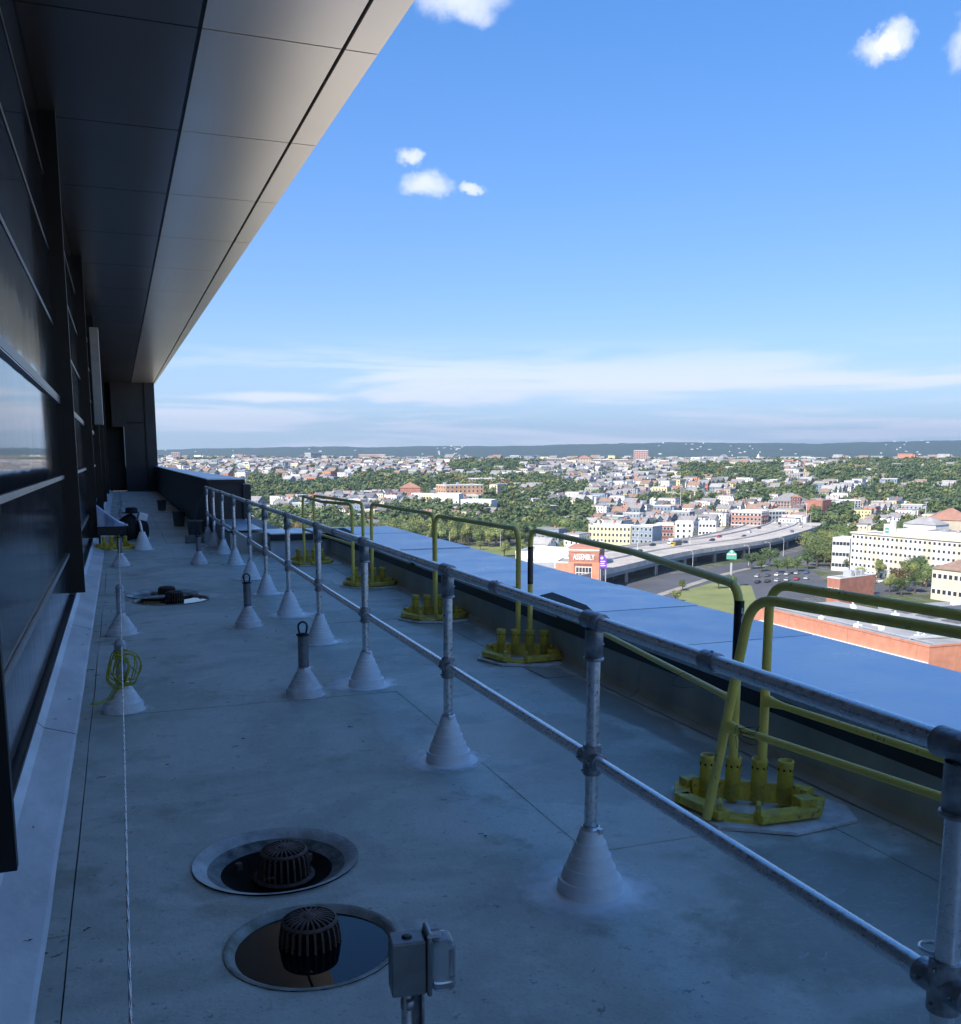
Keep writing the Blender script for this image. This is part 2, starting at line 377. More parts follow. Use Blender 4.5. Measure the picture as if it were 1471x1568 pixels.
# ---------------------------------------------------------------- mesh builder
class MB:
    def __init__(s):
        s.v, s.f, s.m, s.s = [], [], [], []

    def add(s, verts, faces, mi=0, smooth=False):
        o = len(s.v)
        s.v += [tuple(v) for v in verts]
        for f in faces:
            s.f.append([i + o for i in f]); s.m.append(mi); s.s.append(smooth)
        return s

    def box(s, c, size, rz=0.0, mi=0, M=None):
        x, y, z = size[0] / 2, size[1] / 2, size[2] / 2
        ca, sa = math.cos(rz), math.sin(rz)
        vs = []
        for dz in (-z, z):
            for dx, dy in ((-x, -y), (x, -y), (x, y), (-x, y)):
                p = Vector((dx, dy, dz))
                p = (M @ p) if M else Vector((dx * ca - dy * sa, dx * sa + dy * ca, dz))
                vs.append(p + Vector(c))
        return s.add(vs, [(3, 2, 1, 0), (4, 5, 6, 7), (0, 1, 5, 4), (1, 2, 6, 5), (2, 3, 7, 6), (3, 0, 4, 7)], mi)

    def box2(s, a, b, mi=0):
        return s.box([(a[i] + b[i]) / 2 for i in range(3)], [abs(b[i] - a[i]) for i in range(3)], 0, mi)

    def prism(s, pts, z0, z1, mi=0, mi_top=None):
        n = len(pts)
        if sum(pts[i][0] * pts[(i + 1) % n][1] - pts[(i + 1) % n][0] * pts[i][1] for i in range(n)) < 0: pts = pts[::-1]
        vs = [(p[0], p[1], z0) for p in pts] + [(p[0], p[1], z1) for p in pts]
        s.add(vs, [tuple(range(n - 1, -1, -1))] + [(i, (i + 1) % n, n + (i + 1) % n, n + i) for i in range(n)], mi)
        return s.add([(p[0], p[1], z1) for p in pts], [tuple(range(n))], mi if mi_top is None else mi_top)

    def tube(s, pts, r, n=12, mi=0, caps=True, closed=False):
        pts = [Vector(p) for p in pts]
        k = len(pts)
        rs = r if isinstance(r, (list, tuple)) else [r] * k
        prev = None
        vs = []
        for i, p in enumerate(pts):
            if closed: t = pts[(i + 1) % k] - pts[i - 1]
            else: t = pts[min(i + 1, k - 1)] - pts[max(i - 1, 0)]
            t.normalize()
            if prev is None:
                a = Vector((0, 0, 1)) if abs(t.z) < .9 else Vector((1, 0, 0))
                u = t.cross(a).normalized()
            else:
                u = (prev - t * prev.dot(t)).normalized()
            prev = u
            w = t.cross(u)
            for j in range(n):
                th = 2 * PI * j / n
                vs.append(p + (u * math.cos(th) + w * math.sin(th)) * rs[i])
        fs = []
        for i in range(k if closed else k - 1):
            a, b = i * n, ((i + 1) % k) * n
            for j in range(n):
                fs.append((a + j, a + (j + 1) % n, b + (j + 1) % n, b + j))
        s.add(vs, fs, mi, True)
        if caps and not closed:
            s.add(vs[:n], [tuple(range(n - 1, -1, -1))], mi); s.add(vs[-n:], [tuple(range(n))], mi)
        return s

    def lathe(s, prof, c=(0, 0, 0), n=32, mi=0, smooth=True, cap=False):
        vs = []
        for r, z in prof:
            for j in range(n):
                th = 2 * PI * j / n
                vs.append((c[0] + r * math.cos(th), c[1] + r * math.sin(th), c[2] + z))
        fs = []
        for i in range(len(prof) - 1):
            for j in range(n):
                fs.append((i * n + j, i * n + (j + 1) % n, (i + 1) * n + (j + 1) % n, (i + 1) * n + j))
        s.add(vs, fs, mi, smooth)
        if cap:
            k = len(prof) - 1
            s.add(vs[k * n:], [tuple(range(n))], mi)
        return s

    def mesh(s, name, mats):
        me = bpy.data.meshes.new(name)
        me.from_pydata(s.v, [], s.f)
        for mt in (mats if isinstance(mats, (list, tuple)) else [mats]):
            me.materials.append(mt)
        me.polygons.foreach_set('material_index', s.m)
        me.polygons.foreach_set('use_smooth', s.s)
        me.update()
        return me


def link(name, me, parent=None, loc=None, rz=0.0, rot=None):
    o = bpy.data.objects.new(name, me)
    COL.objects.link(o)
    if parent: o.parent = parent
    if loc is not None: o.location = loc
    if rot is not None: o.rotation_euler = rot
    elif rz: o.rotation_euler = (0, 0, rz)
    return o


def build(name, mb, mats, parent=None, loc=None, rz=0.0, bevel=0.0, seg=2):
    o = link(name, mb.mesh(name, mats), parent, loc, rz)
    if bevel:
        bv = o.modifiers.new('bevel', 'BEVEL'); bv.width = bevel; bv.segments = seg; bv.limit_method = 'ANGLE'; bv.angle_limit = .7
    return o


def tag(o, label=None, cat=None, group=None, kind=None):
    if label: o['label'] = label
    if cat: o['category'] = cat
    if group: o['group'] = group
    if kind: o['kind'] = kind
    return o


def thing(name, label, cat, loc=(0, 0, 0), rz=0.0, group=None):
    return tag(link(name, None, None, loc, rz), label, cat, group)


def copy_tree(o, parent=None):
    c = o.copy(); COL.objects.link(c)
    if parent: c.parent = parent
    for ch in list(o.children): copy_tree(ch, c)
    return c


# ================================================================ THE ROOF DECK
DRAINS = [(.54, 3.10, .30, .045), (.53, 3.86, .335, .085), (.42, 12.3, .42, .05), (.50, 11.75, .42, .05)]   # x, y, radius, depth


def deck_h(x, y):
    h = 0.0
    for dx, dy, r, dp in DRAINS:
        q = math.hypot(x - dx, y - dy)
        if q < r * 1.5:
            t = 1 - q / (r * 1.5)
            h -= .012 * t * t * (3 - 2 * t)
    return h + .004 * noise.noise(Vector((x * .8, y * .5, 0)))


deck = MB()
deck.box2((-.62, -6, -.42), (4.4, 17.2, -.2)); deck.box2((-.62, 17.2, -.42), (2.4, 52, -.2))
deck_o = tag(build('roof_deck', deck, MT['deck_under']), kind='structure')


def sheet(x0, x1, y0, y1, lift):
    g = .0028
    x0 += 0 if abs(x0 - 1.78) < .01 else .0018; x1 += .012 if abs(x1 - 1.78) < .01 else -.0018; y0 += g; y1 -= g
    st = .07 if y0 < 5 else (.14 if y0 < 14 else .5)
    nx = max(2, int((x1 - x0) / st)); ny = max(2, int((y1 - y0) / st))
    vs, fs, idx = [], [], {}
    for j in range(ny + 1):
        for i in range(nx + 1):
            x = x0 + (x1 - x0) * i / nx; y = y0 + (y1 - y0) * j / ny
            wob = .006 * noise.noise(Vector((y * .9, x0 * 7, 1))) if i in (0, nx) else 0
            idx[i, j] = len(vs)
            px = x + wob
            for dx, dy, r, dp in DRAINS:                        # leave the drain bowls open: pull the rim onto the circle
                q = math.hypot(px - dx, y - dy)
                if q < r and q > 1e-6 and r - q < st * 1.5:
                    px = dx + (px - dx) * r / q; y = dy + (y - dy) * r / q
            vs.append((px, y, deck_h(px, y) + lift))
    for j in range(ny):
        for i in range(nx):
            q4 = [idx[i, j], idx[i + 1, j], idx[i + 1, j + 1], idx[i, j + 1]]
            cxy = [sum(vs[k][a] for k in q4) / 4 for a in (0, 1)]
            if any(math.hypot(cxy[0] - dx, cxy[1] - dy) < r * .985 for dx, dy, r, dp in DRAINS): continue
            fs.append(q4)
    mb = MB(); mb.add(vs, fs, 0, True)
    # turned-down edge so the lap has thickness
    ring = [(i, 0) for i in range(nx + 1)] + [(nx, j) for j in range(1, ny + 1)] + [(i, ny) for i in range(nx - 1, -1, -1)] + [(0, j) for j in range(ny - 1, 0, -1)]
    rv = [vs[idx[k]] for k in ring]
    n = len(rv)
    mb.add(rv + [(a, b, c - .03) for a, b, c in rv], [(i, n + i, n + (i + 1) % n, (i + 1) % n) for i in range(n)])
    build('membrane_sheet', mb, MT['deck'], deck_o)


xs_main = [-.332, -.25, 1.78, 2.95, 3.34]
ycuts = [-6, -2.5, .5, 3.46, 6.5, 9.5, 12.5, 15.5, 16.6]
for j in range(len(ycuts) - 1):
    for i in range(4):
        sheet(xs_main[i], xs_main[i + 1], ycuts[j], ycuts[j + 1], .003 * ((i + j) % 2))
yfar = [16.6, 19.5, 22.5, 26, 30, 35, 41, 51]
for j in range(len(yfar) - 1):
    for i, (a, b) in enumerate(((-.33, -.25), (-.25, .8), (.8, 1.7))):
        sheet(a, b, yfar[j], yfar[j + 1], .003 * ((i + j) % 2))
sheet(1.7, 2.35, 16.6, 19.0, 0)
# pale sloping flashing along the foot of the tower wall, in lengths
for j, (a, b) in enumerate(((-6, -1.5), (-1.5, 2.6), (2.6, 6.1), (6.1, 9.9), (9.9, 14), (14, 18.5), (18.5, 24), (24, 32), (32, 51))):
    mb = MB()
    n = 14
    vs = []
    for i in range(n + 1):
        y = a + .006 + (b - a - .012) * i / n
        w = .006 * noise.noise(Vector((y * 1.3, 3, 0)))
        vs += [(-.322 + w, y, .008), (-.338 + w, y, .016), (-.50, y, .068), (-.535, y, .105)]
    fs = []
    for i in range(n):
        for k in range(3): fs.append((i * 4 + k, i * 4 + 4 + k, i * 4 + 5 + k, i * 4 + 1 + k))
    mb.add(vs, [f[::-1] for f in fs], 0, False)
    build('flashing_strip', mb, MT['cant'], deck_o)

# ---------------------------------------------------------------- the tower over the deck
tower = thing('office_tower', 'dark glass tower wall and metal soffit rising over the roof deck', 'building', (-.58, 0, 0))
T = Vector((.58, 0, 0))                                  # children are built in world coordinates and shifted back
def tb(name, mb, mats, **k): return build(name, mb, mats, tower, loc=T, **k)
SOF = 5.2
zl = [.13, .60, 1.45, 2.27, 3.05, 3.82, 4.56, SOF - .02]
FINS = [3.72 - 7.8, 3.72, 11.5, 19.3, 27.1, 34.9, 42.7]
ys = FINS + [50.4]
pm = {}
for k in range(len(ys) - 1):
    y0, y1 = ys[k] + .03, ys[k + 1] - .03
    for i in range(len(zl) - 1):
        up = i >= 2
        key = (i, round(y1 - y0, 2))
        if key not in pm:
            mb = MB(); mb.box2((-.035, 0, .025), (.0, y1 - y0, zl[i + 1] - zl[i] - .025)); pm[key] = mb.mesh('glass_panel', MT['glass'] if up else MT['spandrel'])
        o = link('glass_panel', pm[key], tower, (T.x - .58, y0, zl[i])); o.rotation_euler = (0, rnd.uniform(-.0012, .0012), rnd.uniform(-.0006, .0006))
    for i in range(1, len(zl) - 1):
        mb = MB()
        if i in (1, 2):                                   # pale sills with a shadow groove
            mb.box2((-.615, y0, zl[i] - .022), (-.562, y1, zl[i] + .018)); o = tb('sill', mb, MT['transom'])
        elif i == 3:
            mb.box2((-.615, y0, zl[i] - .035), (-.548, y1, zl[i] + .03)); o = tb('transom', mb, MT['transom_dark'])
            mb = MB(); mb.box2((-.60, y0, zl[i] - .045), (-.552, y1, zl[i] - .037)); o = tb('drip_edge', mb, MT['transom'])
        else:
            mb.box2((-.615, y0, zl[i] - .018), (-.572, y1, zl[i] + .008)); o = tb('transom', mb, MT['transom_dark'])
            mb = MB(); mb.box2((-.60, y0, zl[i] + .010), (-.571, y1, zl[i] + .016)); o = tb('drip_edge', mb, MT['transom'])
for k, y in enumerate(FINS):
    mb = MB(); mb.box2((-.64, y - .028, .17), (-.425, y + .028, SOF)); tb('fin', mb, MT['fin'], bevel=.003)
    mb = MB(); mb.box2((-.435, y + .030, .25), (-.428, y + .036, SOF - .05)); tb('fin_edge', mb, MT['transom'])
    mb = MB(); mb.box2((-.61, y - .01, .0), (-.59, y + .01, .18)); mb.tube([(-.58, y - .02, .14), (-.545, y - .02, .14)], .008, 8); tb('fin_bracket', mb, MT['dark_steel'])
mb = MB(); mb.box2((-.66, -6, -.42), (-.545, 50.4, .13)); tb('plinth', mb, MT['wall_dark'])
mb = MB(); mb.box2((-.543, -6, .085), (-.535, 50.4, .125)); tb('termination_bar', mb, MT['dark_steel'])
mb = MB(); mb.box2((-.95, -6, .13), (-.66, 50.4, SOF)); tb('backing_wall', mb, MT['wall_dark'])
# soffit: three lanes of metal panels that narrow slightly towards the far end
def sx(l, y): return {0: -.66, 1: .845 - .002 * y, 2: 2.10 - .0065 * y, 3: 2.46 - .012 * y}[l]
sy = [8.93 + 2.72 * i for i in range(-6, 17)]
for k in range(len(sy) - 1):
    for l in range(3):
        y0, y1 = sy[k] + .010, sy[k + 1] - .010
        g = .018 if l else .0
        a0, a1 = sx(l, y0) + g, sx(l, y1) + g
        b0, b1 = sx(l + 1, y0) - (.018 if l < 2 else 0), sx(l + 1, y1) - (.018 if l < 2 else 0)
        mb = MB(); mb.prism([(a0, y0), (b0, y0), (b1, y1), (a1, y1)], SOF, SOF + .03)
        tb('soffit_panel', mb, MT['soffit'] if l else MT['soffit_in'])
mb = MB(); mb.prism([(-.66, sy[0]), (sx(3, sy[0]) - .03, sy[0]), (sx(3, sy[-1]) - .03, sy[-1]), (-.66, sy[-1])], SOF + .032, SOF + .1); tb('soffit_backing', mb, MT['fin'])
mb = MB(); mb.prism([(-26, -30), (sx(3, -8) - .02, -30), (sx(3, 52.5) - .02, 52.5), (-26, 52.5)], SOF + .1, 9.5); tb('upper_storeys', mb, MT['wall_dark'])
mb = MB(); mb.box2((-26, -30, -57), (-.95, 52.5, SOF + .1)); tb('lower_storeys', mb, MT['wall_dark'])
mb = MB(); mb.box2((-.95, -30, -57), (4.35, 52.5, -.42)); tb('storeys_below_deck', mb, MT['wall_dark'])
# end wall that closes the deck, with a dark door recess
mb = MB(); mb.box2((-.2, 50.2, 3.1), (1.80, 52.4, SOF)); mb.box2((.32, 50.2, 0), (1.80, 52.4, 3.1)); mb.box2((-.66, 51.6, 0), (.32, 52.4, SOF)); tb('end_wall', mb, MT['wall_dark'])
mb = MB(); mb.box2((.30, 50.15, 1.2), (.335, 50.2, 3.1)); tb('door_edge', mb, MT['transom'])
mb = MB(); mb.box2((1.30, 50.12, 0), (1.345, 50.2, SOF)); tb('wall_rib', mb, MT['fin'])
mb = MB(); mb.box2((.5, 50.12, 3.28), (1.3, 50.19, 3.34)); tb('wall_rib', mb, MT['fin'])
mb = MB(); mb.box2((-.5, 25.6, 2.45), (-.30, 26.2, 4.75)); o = tb('wall_panel', mb, MT['pale_panel'], bevel=.01); o['label'] = 'pale grey upright panel projecting from the dark wall'

# ---------------------------------------------------------------- low parapet with broad metal coping
ZC = .40
par = thing('parapet_wall', 'low grey parapet topped with broad blue-grey metal coping along the deck edge', 'parapet')
mb = MB(); mb.prism([(3.34, -6), (4.56, -6), (4.56, 17.2), (2.32, 17.2), (2.32, 16.35), (3.34, 16.35)], -.42, ZC - .06); mb.box2((1.75, 17.2, -.42), (2.32, 22.0, ZC - .06))
build('parapet_core', mb, MT['curb'], par)
ph = [-6, -3.2, -.3, 2.75, 5.75, 8.9, 12, 16.33]
for a, b in zip(ph[:-1], ph[1:]):
    mb = MB(); n = 10
    vs = []
    for i in range(n + 1):
        y = a + .004 + (b - a - .008) * i / n
        w = .008 * noise.noise(Vector((y, 8, 0)))
        vs += [(3.235, y, .006), (3.30 + w, y, .028), (3.322 + w, y, .06), (3.326 + w * .5, y, ZC - .135)]
    mb.add(vs, [(i * 4 + k, i * 4 + 1 + k, i * 4 + 5 + k, i * 4 + 4 + k) for i in range(n) for k in range(3)][::1], 0, False)
    for f in range(len(mb.f)): mb.f[f] = mb.f[f][::-1]
    build('membrane_upstand', mb, MT['curb'], par)
mb = MB(); mb.box2((2.32, 16.325, 0), (3.32, 16.345, ZC - .13)); build('membrane_upstand', mb, MT['curb_pale'], par)
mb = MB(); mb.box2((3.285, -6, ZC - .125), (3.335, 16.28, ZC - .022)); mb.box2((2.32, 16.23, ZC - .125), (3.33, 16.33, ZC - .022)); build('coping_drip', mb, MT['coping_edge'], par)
seams = [-6, -3.0, -1.56, -.12, 1.32, 2.68, 4.04, 5.50, 6.97, 8.4, 9.85, 11.3, 12.75, 14.2, 15.65]
for a, b in zip(seams[:-1], seams[1:]):
    mb = MB(); mb.prism([(3.27, a + .008), (4.61, a + .028), (4.61, b + .012), (3.27, b - .008)], ZC - .02, ZC)
    o = build('coping_panel', mb, MT['coping'], par, bevel=.004, seg=2); o.location.z += rnd.uniform(-.0015, .0015); o.rotation_euler = (rnd.uniform(-.0008, .0008), rnd.uniform(-.001, .001), 0)
for pts in ([(3.27, 15.66), (4.61, 15.68), (4.61, 17.3), (3.27, 17.3)], [(2.30, 16.22), (3.26, 16.22), (3.26, 17.3), (2.30, 17.3)], [(1.72, 17.31), (2.33, 17.31), (2.33, 20.4), (1.72, 20.4)]):
    mb = MB(); mb.prism(pts, ZC - .02, ZC); build('coping_panel', mb, MT['coping'], par, bevel=.004)
for (a, b) in ((3.27, 2), (3.27, 7), (3.27, 11)):
    mb = MB(); mb.box2((3.262, b, ZC - .028), (3.272, b + 4.2, ZC - .004)); build('coping_hem', mb, MT['transom'], par)

tall = thing('tall_parapet', 'higher dark parapet box with a grey sloping cap at the far end of the deck', 'parapet', (1.68, 20.5, 0))
mb = MB(); mb.box2((.03, .05, -.4), (.72, 31.5, 1.12)); build('parapet_core', mb, MT['wall_dark'], tall)
mb = MB(); mb.box2((.70, -.02, .39), (.86, .9, 1.10)); build('end_box', mb, MT['wall_dark'], tall)
mb = MB(); mb.prism([(-.02, 0), (.76, -.01), (.16, 31.5), (-.02, 31.5)], 1.20, 1.225); build('cap_sheet', mb, MT['coping'], tall, bevel=.003)
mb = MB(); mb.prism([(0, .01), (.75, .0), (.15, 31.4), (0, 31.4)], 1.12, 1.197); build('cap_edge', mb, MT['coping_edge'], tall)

# ---------------------------------------------------------------- flashings shared by the posts
def cone_mb(R=.125, h=.25, top=.036, steps=True, skirt=1.32):
    mb = MB()
    pr = [(R * skirt, .0012), (R * skirt - .002, .0045), (R * 1.01, .006), (R, .007), (R * .975, .058)]
    if steps:
        for k in range(4):
            t0 = k / 4; r0 = R * .88 * (1 - t0) + top * t0; t1 = (k + 1) / 4; r1 = R * .88 * (1 - t1) + top * t1
            z0 = .058 + (h - .058) * t0; z1 = .058 + (h - .058) * t1
            pr += [(r0, z0 + .001), (r0 * .35 + r1 * .65 + .003, z0 * .4 + z1 * .6), (r1 + .006, z1 - .002)]
    pr += [(top + .002, h)]
    mb.lathe(pr, n=56, smooth=False)
    return mb
cone_me = cone_mb().mesh('flashing_cone', MT['cone'])
cone_me2 = cone_mb(.130, .19, .040, skirt=1.08).mesh('flashing_cone', MT['cone_lead'])
clamp = MB(); clamp.lathe([(.030, 0), (.037, .002), (.038, .018), (.030, .022)], n=28); clamp.box((.042, 0, .010), (.018, .014, .014)); clamp.box((.05, 0, .010), (.006, .02, .02))
clamp_me = clamp.mesh('hose_clamp', MT['galv'])
hal = MB(); hal.lathe([(.001, .0), (.45, .0)], n=36); halo_me = hal.mesh('overspray_patch', MT['halo'])

# ---------------------------------------------------------------- galvanised permanent guardrail
RX = 1.62
rail = thing('guardrail', 'galvanised steel pipe guardrail running down the middle of the deck on coned posts', 'guardrail', (RX, 3.14, 0))
RO = Vector((0, -3.14, 0))
PY = [-.17, 1.46, 3.14, 4.86, 6.74, 8.5, 10.15, 11.84, 13.4, 15.3, 17.1, 18.7, 20.15]
zt, zm, pr = 1.06, .53, .0255
pl = MB(); pl.tube([(0, 0, .20), (0, 0, zt - .028)], pr, 20); post_me = pl.mesh('post', MT['galv'])
tee = MB()
tee.lathe([(.0265, -.145), (.034, -.143), (.0345, -.05), (.033, -.03)], (0, 0, zt), 20)
tee.tube([(0, -.062, zt), (0, .062, zt)], .0345, 18); tee.lathe([(.031, 0), (.0385, .003), (.0385, .012), (.031, .016)], (0, 0, zt - .15), 20)
for sy_ in (-.045, .045): tee.tube([(.03, sy_, zt), (.041, sy_, zt)], .006, 8)
tee.tube([(.03, 0, zt - .09), (.041, 0, zt - .09)], .006, 8)
tee_me = tee.mesh('tee_fitting', MT['galv_dark'])
cr = MB(); cr.tube([(0, 0, zm - .058), (0, 0, zm + .058)], .0345, 18); cr.tube([(0, -.065, zm), (0, .065, zm)], .0335, 18)
for sy_ in (-.045, .045): cr.tube([(-.042, sy_, zm), (.042, sy_, zm)], .006, 8)
for sz_ in (-.04, .04): cr.tube([(-.042, 0, zm + sz_), (.042, 0, zm + sz_)], .006, 8)
cross_me = cr.mesh('cross_fitting', MT['galv_dark'])
for i, y in enumerate(PY):
    p = RO + Vector((rnd.uniform(-.004, .004), y, 0))
    link('post', post_me, rail, p)
    link('tee_fitting', tee_me, rail, p); link('cross_fitting', cross_me, rail, p)
    c = link('flashing_cone', cone_me, rail, p + Vector((0, 0, .003)), rz=rnd.uniform(0, 6))
    s_ = rnd.uniform(.94, 1.06); c.scale = (s_, s_, 1)
    h_ = link('overspray_patch', halo_me, c, (rnd.uniform(0, .04), rnd.uniform(-.03, .03), .0045)); h_.scale = (rnd.uniform(.8, 1.15),) * 3
    link('hose_clamp', clamp_me, rail, p + Vector((0, 0, .245)), rz=rnd.uniform(0, 6))
for a, b in zip(PY[:-1], PY[1:]):
    mb = MB(); mb.tube([(0, a + .055, zt), (0, b - .055, zt)], pr - .0005, 18); build('top_rail', mb, MT['galv'], rail, RO)
    mb = MB(); mb.tube([(0, a + .055, zm), (0, b - .055, zm)], pr - .001, 18); build('mid_rail', mb, MT['galv'], rail, RO)
for y in (2.35, 4.1, 7.7):
    mb = MB(); mb.tube([(0, y, zt), (0, y + .07, zt)], pr + .0045, 18); mb.tube([(.0, y + .03, zt + .02), (.0, y + .03, zt + .033)], .005, 8)
    build('pipe_coupling', mb, MT['galv_dark'], rail, RO)
mb = MB()
for sy_ in (0, .055): mb.lathe([(pr + .001, 0), (pr + .006, .001), (pr + .006, .006), (pr + .001, .007)], (0, 1.5, zm + .06 + sy_ * .02), 18)
build('weld_collar', mb, MT['galv'], rail, RO)

# ---------------------------------------------------------------- lifeline anchor posts
def anchor(x, y, label, eye=True, h=.43, pale=False, name='lifeline_anchor'):
    t = thing(name, label, 'anchor post', (x, y, 0), rnd.uniform(-.3, .3), 'lifeline anchor posts standing on the deck')
    c = link('flashing_cone', cone_me2, t, (0, 0, .003)); c.scale = (rnd.uniform(.95, 1.05),) * 2 + (1,)
    h_ = link('overspray_patch', halo_me, c, (.02, 0, .0042)); h_.scale = (.62, .62, 1)
    link('hose_clamp', clamp_me, t, (0, 0, .185)).scale = (1.18, 1.18, 1)
    mb = MB(); mb.tube([(0, 0, .15), (0, 0, h)], .037, 24); build('post', mb, MT['post_pale'] if pale else MT['post_grey'], t)
    if eye:
        mb = MB(); mb.lathe([(.037, 0), (.046, .002), (.046, .012), (.02, .016)], (0, 0, h), 24); build('cap_plate', mb, MT['dark_steel'], t)
        mb = MB()
        pts = [(-.022, 0, h + .012), (-.029, 0, h + .045)] + [(.031 * math.cos(PI - a * PI / 8), 0, h + .065 + .031 * math.sin(a * PI / 8)) for a in range(0, 9)] + [(.029, 0, h + .045), (.022, 0, h + .012)]
        mb.tube(pts, .0068, 10); build('eye_ring', mb, MT['dark_steel'], t)
        t.rotation_euler.z = rnd.uniform(-.5, .1)
    else:
        mb = MB(); mb.lathe([(.037, 0), (.040, .002), (.030, .03), (.006, .045)], (0, 0, h), 20, cap=True); build('cap', mb, MT['post_pale'], t)
        mb = MB(); mb.box((.0, 0, h - .035), (.085, .012, .012)); build('cable_clip', mb, MT['dark_steel'], t)
    return t


anchor(1.14, 6.61, 'grey eye-topped anchor post in the middle of the deck, nearest to the drains')
anchor(1.12, 9.6, 'grey eye-topped anchor post between the lone double drain and the guardrail')
anchor(1.10, 15.6, 'grey eye-topped anchor post beside the shaded last guardrail posts')
anchor(-.055, 6.62, 'anchor post by the tower wall with the lime rope coil hung round it', eye=False, h=.44, pale=True)
anchor(-.055, 9.57, 'anchor post on the cable, standing just beyond the one with the rope coil', eye=False, h=.44, pale=True)
anchor(-.05, 15.7, 'anchor post on the cable in front of the stored yellow bases', eye=True, h=.44)
for (x, y, lb) in ((-.02, 25., 'nearest of the three'), (.02, 30, 'middle one of the three'), (.0, 36, 'farthest of the three')):
    anchor(x, y, lb + ' pale anchor posts in the far shade by the wall', eye=False, h=.4, pale=True)
anchor(.32, 28, 'pale anchor post standing out from the wall at the shaded far end', eye=False, h=.3, pale=True)

# lime rope hanging on the first wall-side anchor
mb = MB()
rr = random.Random(5)
pts = []
for k in range(9):
    ph = rr.uniform(0, 6); rx, rz_ = rr.uniform(.055, .085), rr.uniform(.09, .125); ox, oz = rr.uniform(-.035, .04), rr.uniform(-.02, .02)
    for a in range(22):
        th = 2 * PI * a / 22 + ph
        pts.append((-.055 + ox + rx * 1.05 * math.cos(th) + .01 * math.sin(3 * th), 6.575 - .012 * (k % 3) + .012 * math.sin(2 * th + k), .285 + oz + rz_ * math.sin(th)))
pts = [p for p in pts]
mb.tube(pts, .0042, 6)
coil = build('rope_coil', mb, MT['rope']); tag(coil, 'lime green rope coil hanging on the wall-side anchor post', 'rope')
mb = MB(); mb.tube([(-.09, 6.56, .2), (-.14, 6.53, .12), (-.19, 6.5, .10), (-.235, 6.47, .105), (-.25, 6.47, .10), (-.21, 6.5, .085), (-.12, 6.54, .10), (-.07, 6.56, .19)], .0042, 6)
build('rope_tail', mb, MT['rope'], coil)

# steel lifeline cable, strand by strand
mb = MB()
def cable_c(t):
    y = -1.5 + t * 17.2
    return Vector((-.038 - .0012 * y, y, .452 - .012 * math.sin(PI * ((y % 3.0) / 3.0)) * (1 if y > 0 else 0)))
n = 420
for s_ in range(3):
    pts = []
    for i in range(n + 1):
        c = cable_c(i / n); a = i * .9 + s_ * 2 * PI / 3
        pts.append(c + Vector((math.cos(a) * .0022, 0, math.sin(a) * .0022)))
    mb.tube(pts, .0024, 5)
cable = build('lifeline_cable', mb, MT['galv']); tag(cable, 'thin steel lifeline cable strung along the tower wall over the anchor posts', 'cable')

# ---------------------------------------------------------------- roof drains with cast domes
slat = MB()
sp_ = [(.112, .0), (.108, .05), (.101, .098), (.090, .118), (.070, .127)]
for (r0, z0), (r1, z1) in zip(sp_[:-1], sp_[1:]):
    w = .0036
    slat.add([(r0, -w, z0), (r0, w, z0), (r1, w, z1), (r1, -w, z1), (r0 - .012, -w, z0), (r0 - .012, w, z0), (r1 - .012, w, z1 - .008), (r1 - .012, -w, z1 - .008)],
             [(0, 1, 2, 3), (5, 4, 7, 6), (4, 0, 3, 7), (1, 5, 6, 2)])
slat_me = slat.mesh('slat', MT['rust'])
topbar = MB(); topbar.add([(.07, -.0036, .127), (.07, .0036, .127), (.022, .0028, .131), (.022, -.0028, .131), (.07, -.0036, .119), (.07, .0036, .119), (.022, .0028, .123), (.022, -.0028, .123)],
                          [(0, 1, 2, 3), (5, 4, 7, 6), (4, 0, 3, 7), (1, 5, 6, 2), (0, 4, 5, 1)])
topbar_me = topbar.mesh('top_bar', MT['rust'])
hub = MB(); hub.lathe([(.024, .119), (.026, .128), (.018, .134), (.002, .136)], n=20, cap=True); hub_me = hub.mesh('hub', MT['rust'])
ring = MB(); ring.lathe([(.100, .0), (.126, .0), (.128, .007), (.112, .012), (.100, .010)], n=40); ring_me = ring.mesh('base_ring', MT['rust'])
band = MB(); band.lathe([(.086, .112), (.096, .108), (.098, .114), (.088, .121)], n=40); band_me = band.mesh('shoulder_ring', MT['rust'])
flsk = MB(); flsk.lathe([(.085, .001), (.080, .100), (.060, .116), (.0, .118)], n=24); core_me = flsk.mesh('inner_screen', MT['sump'])


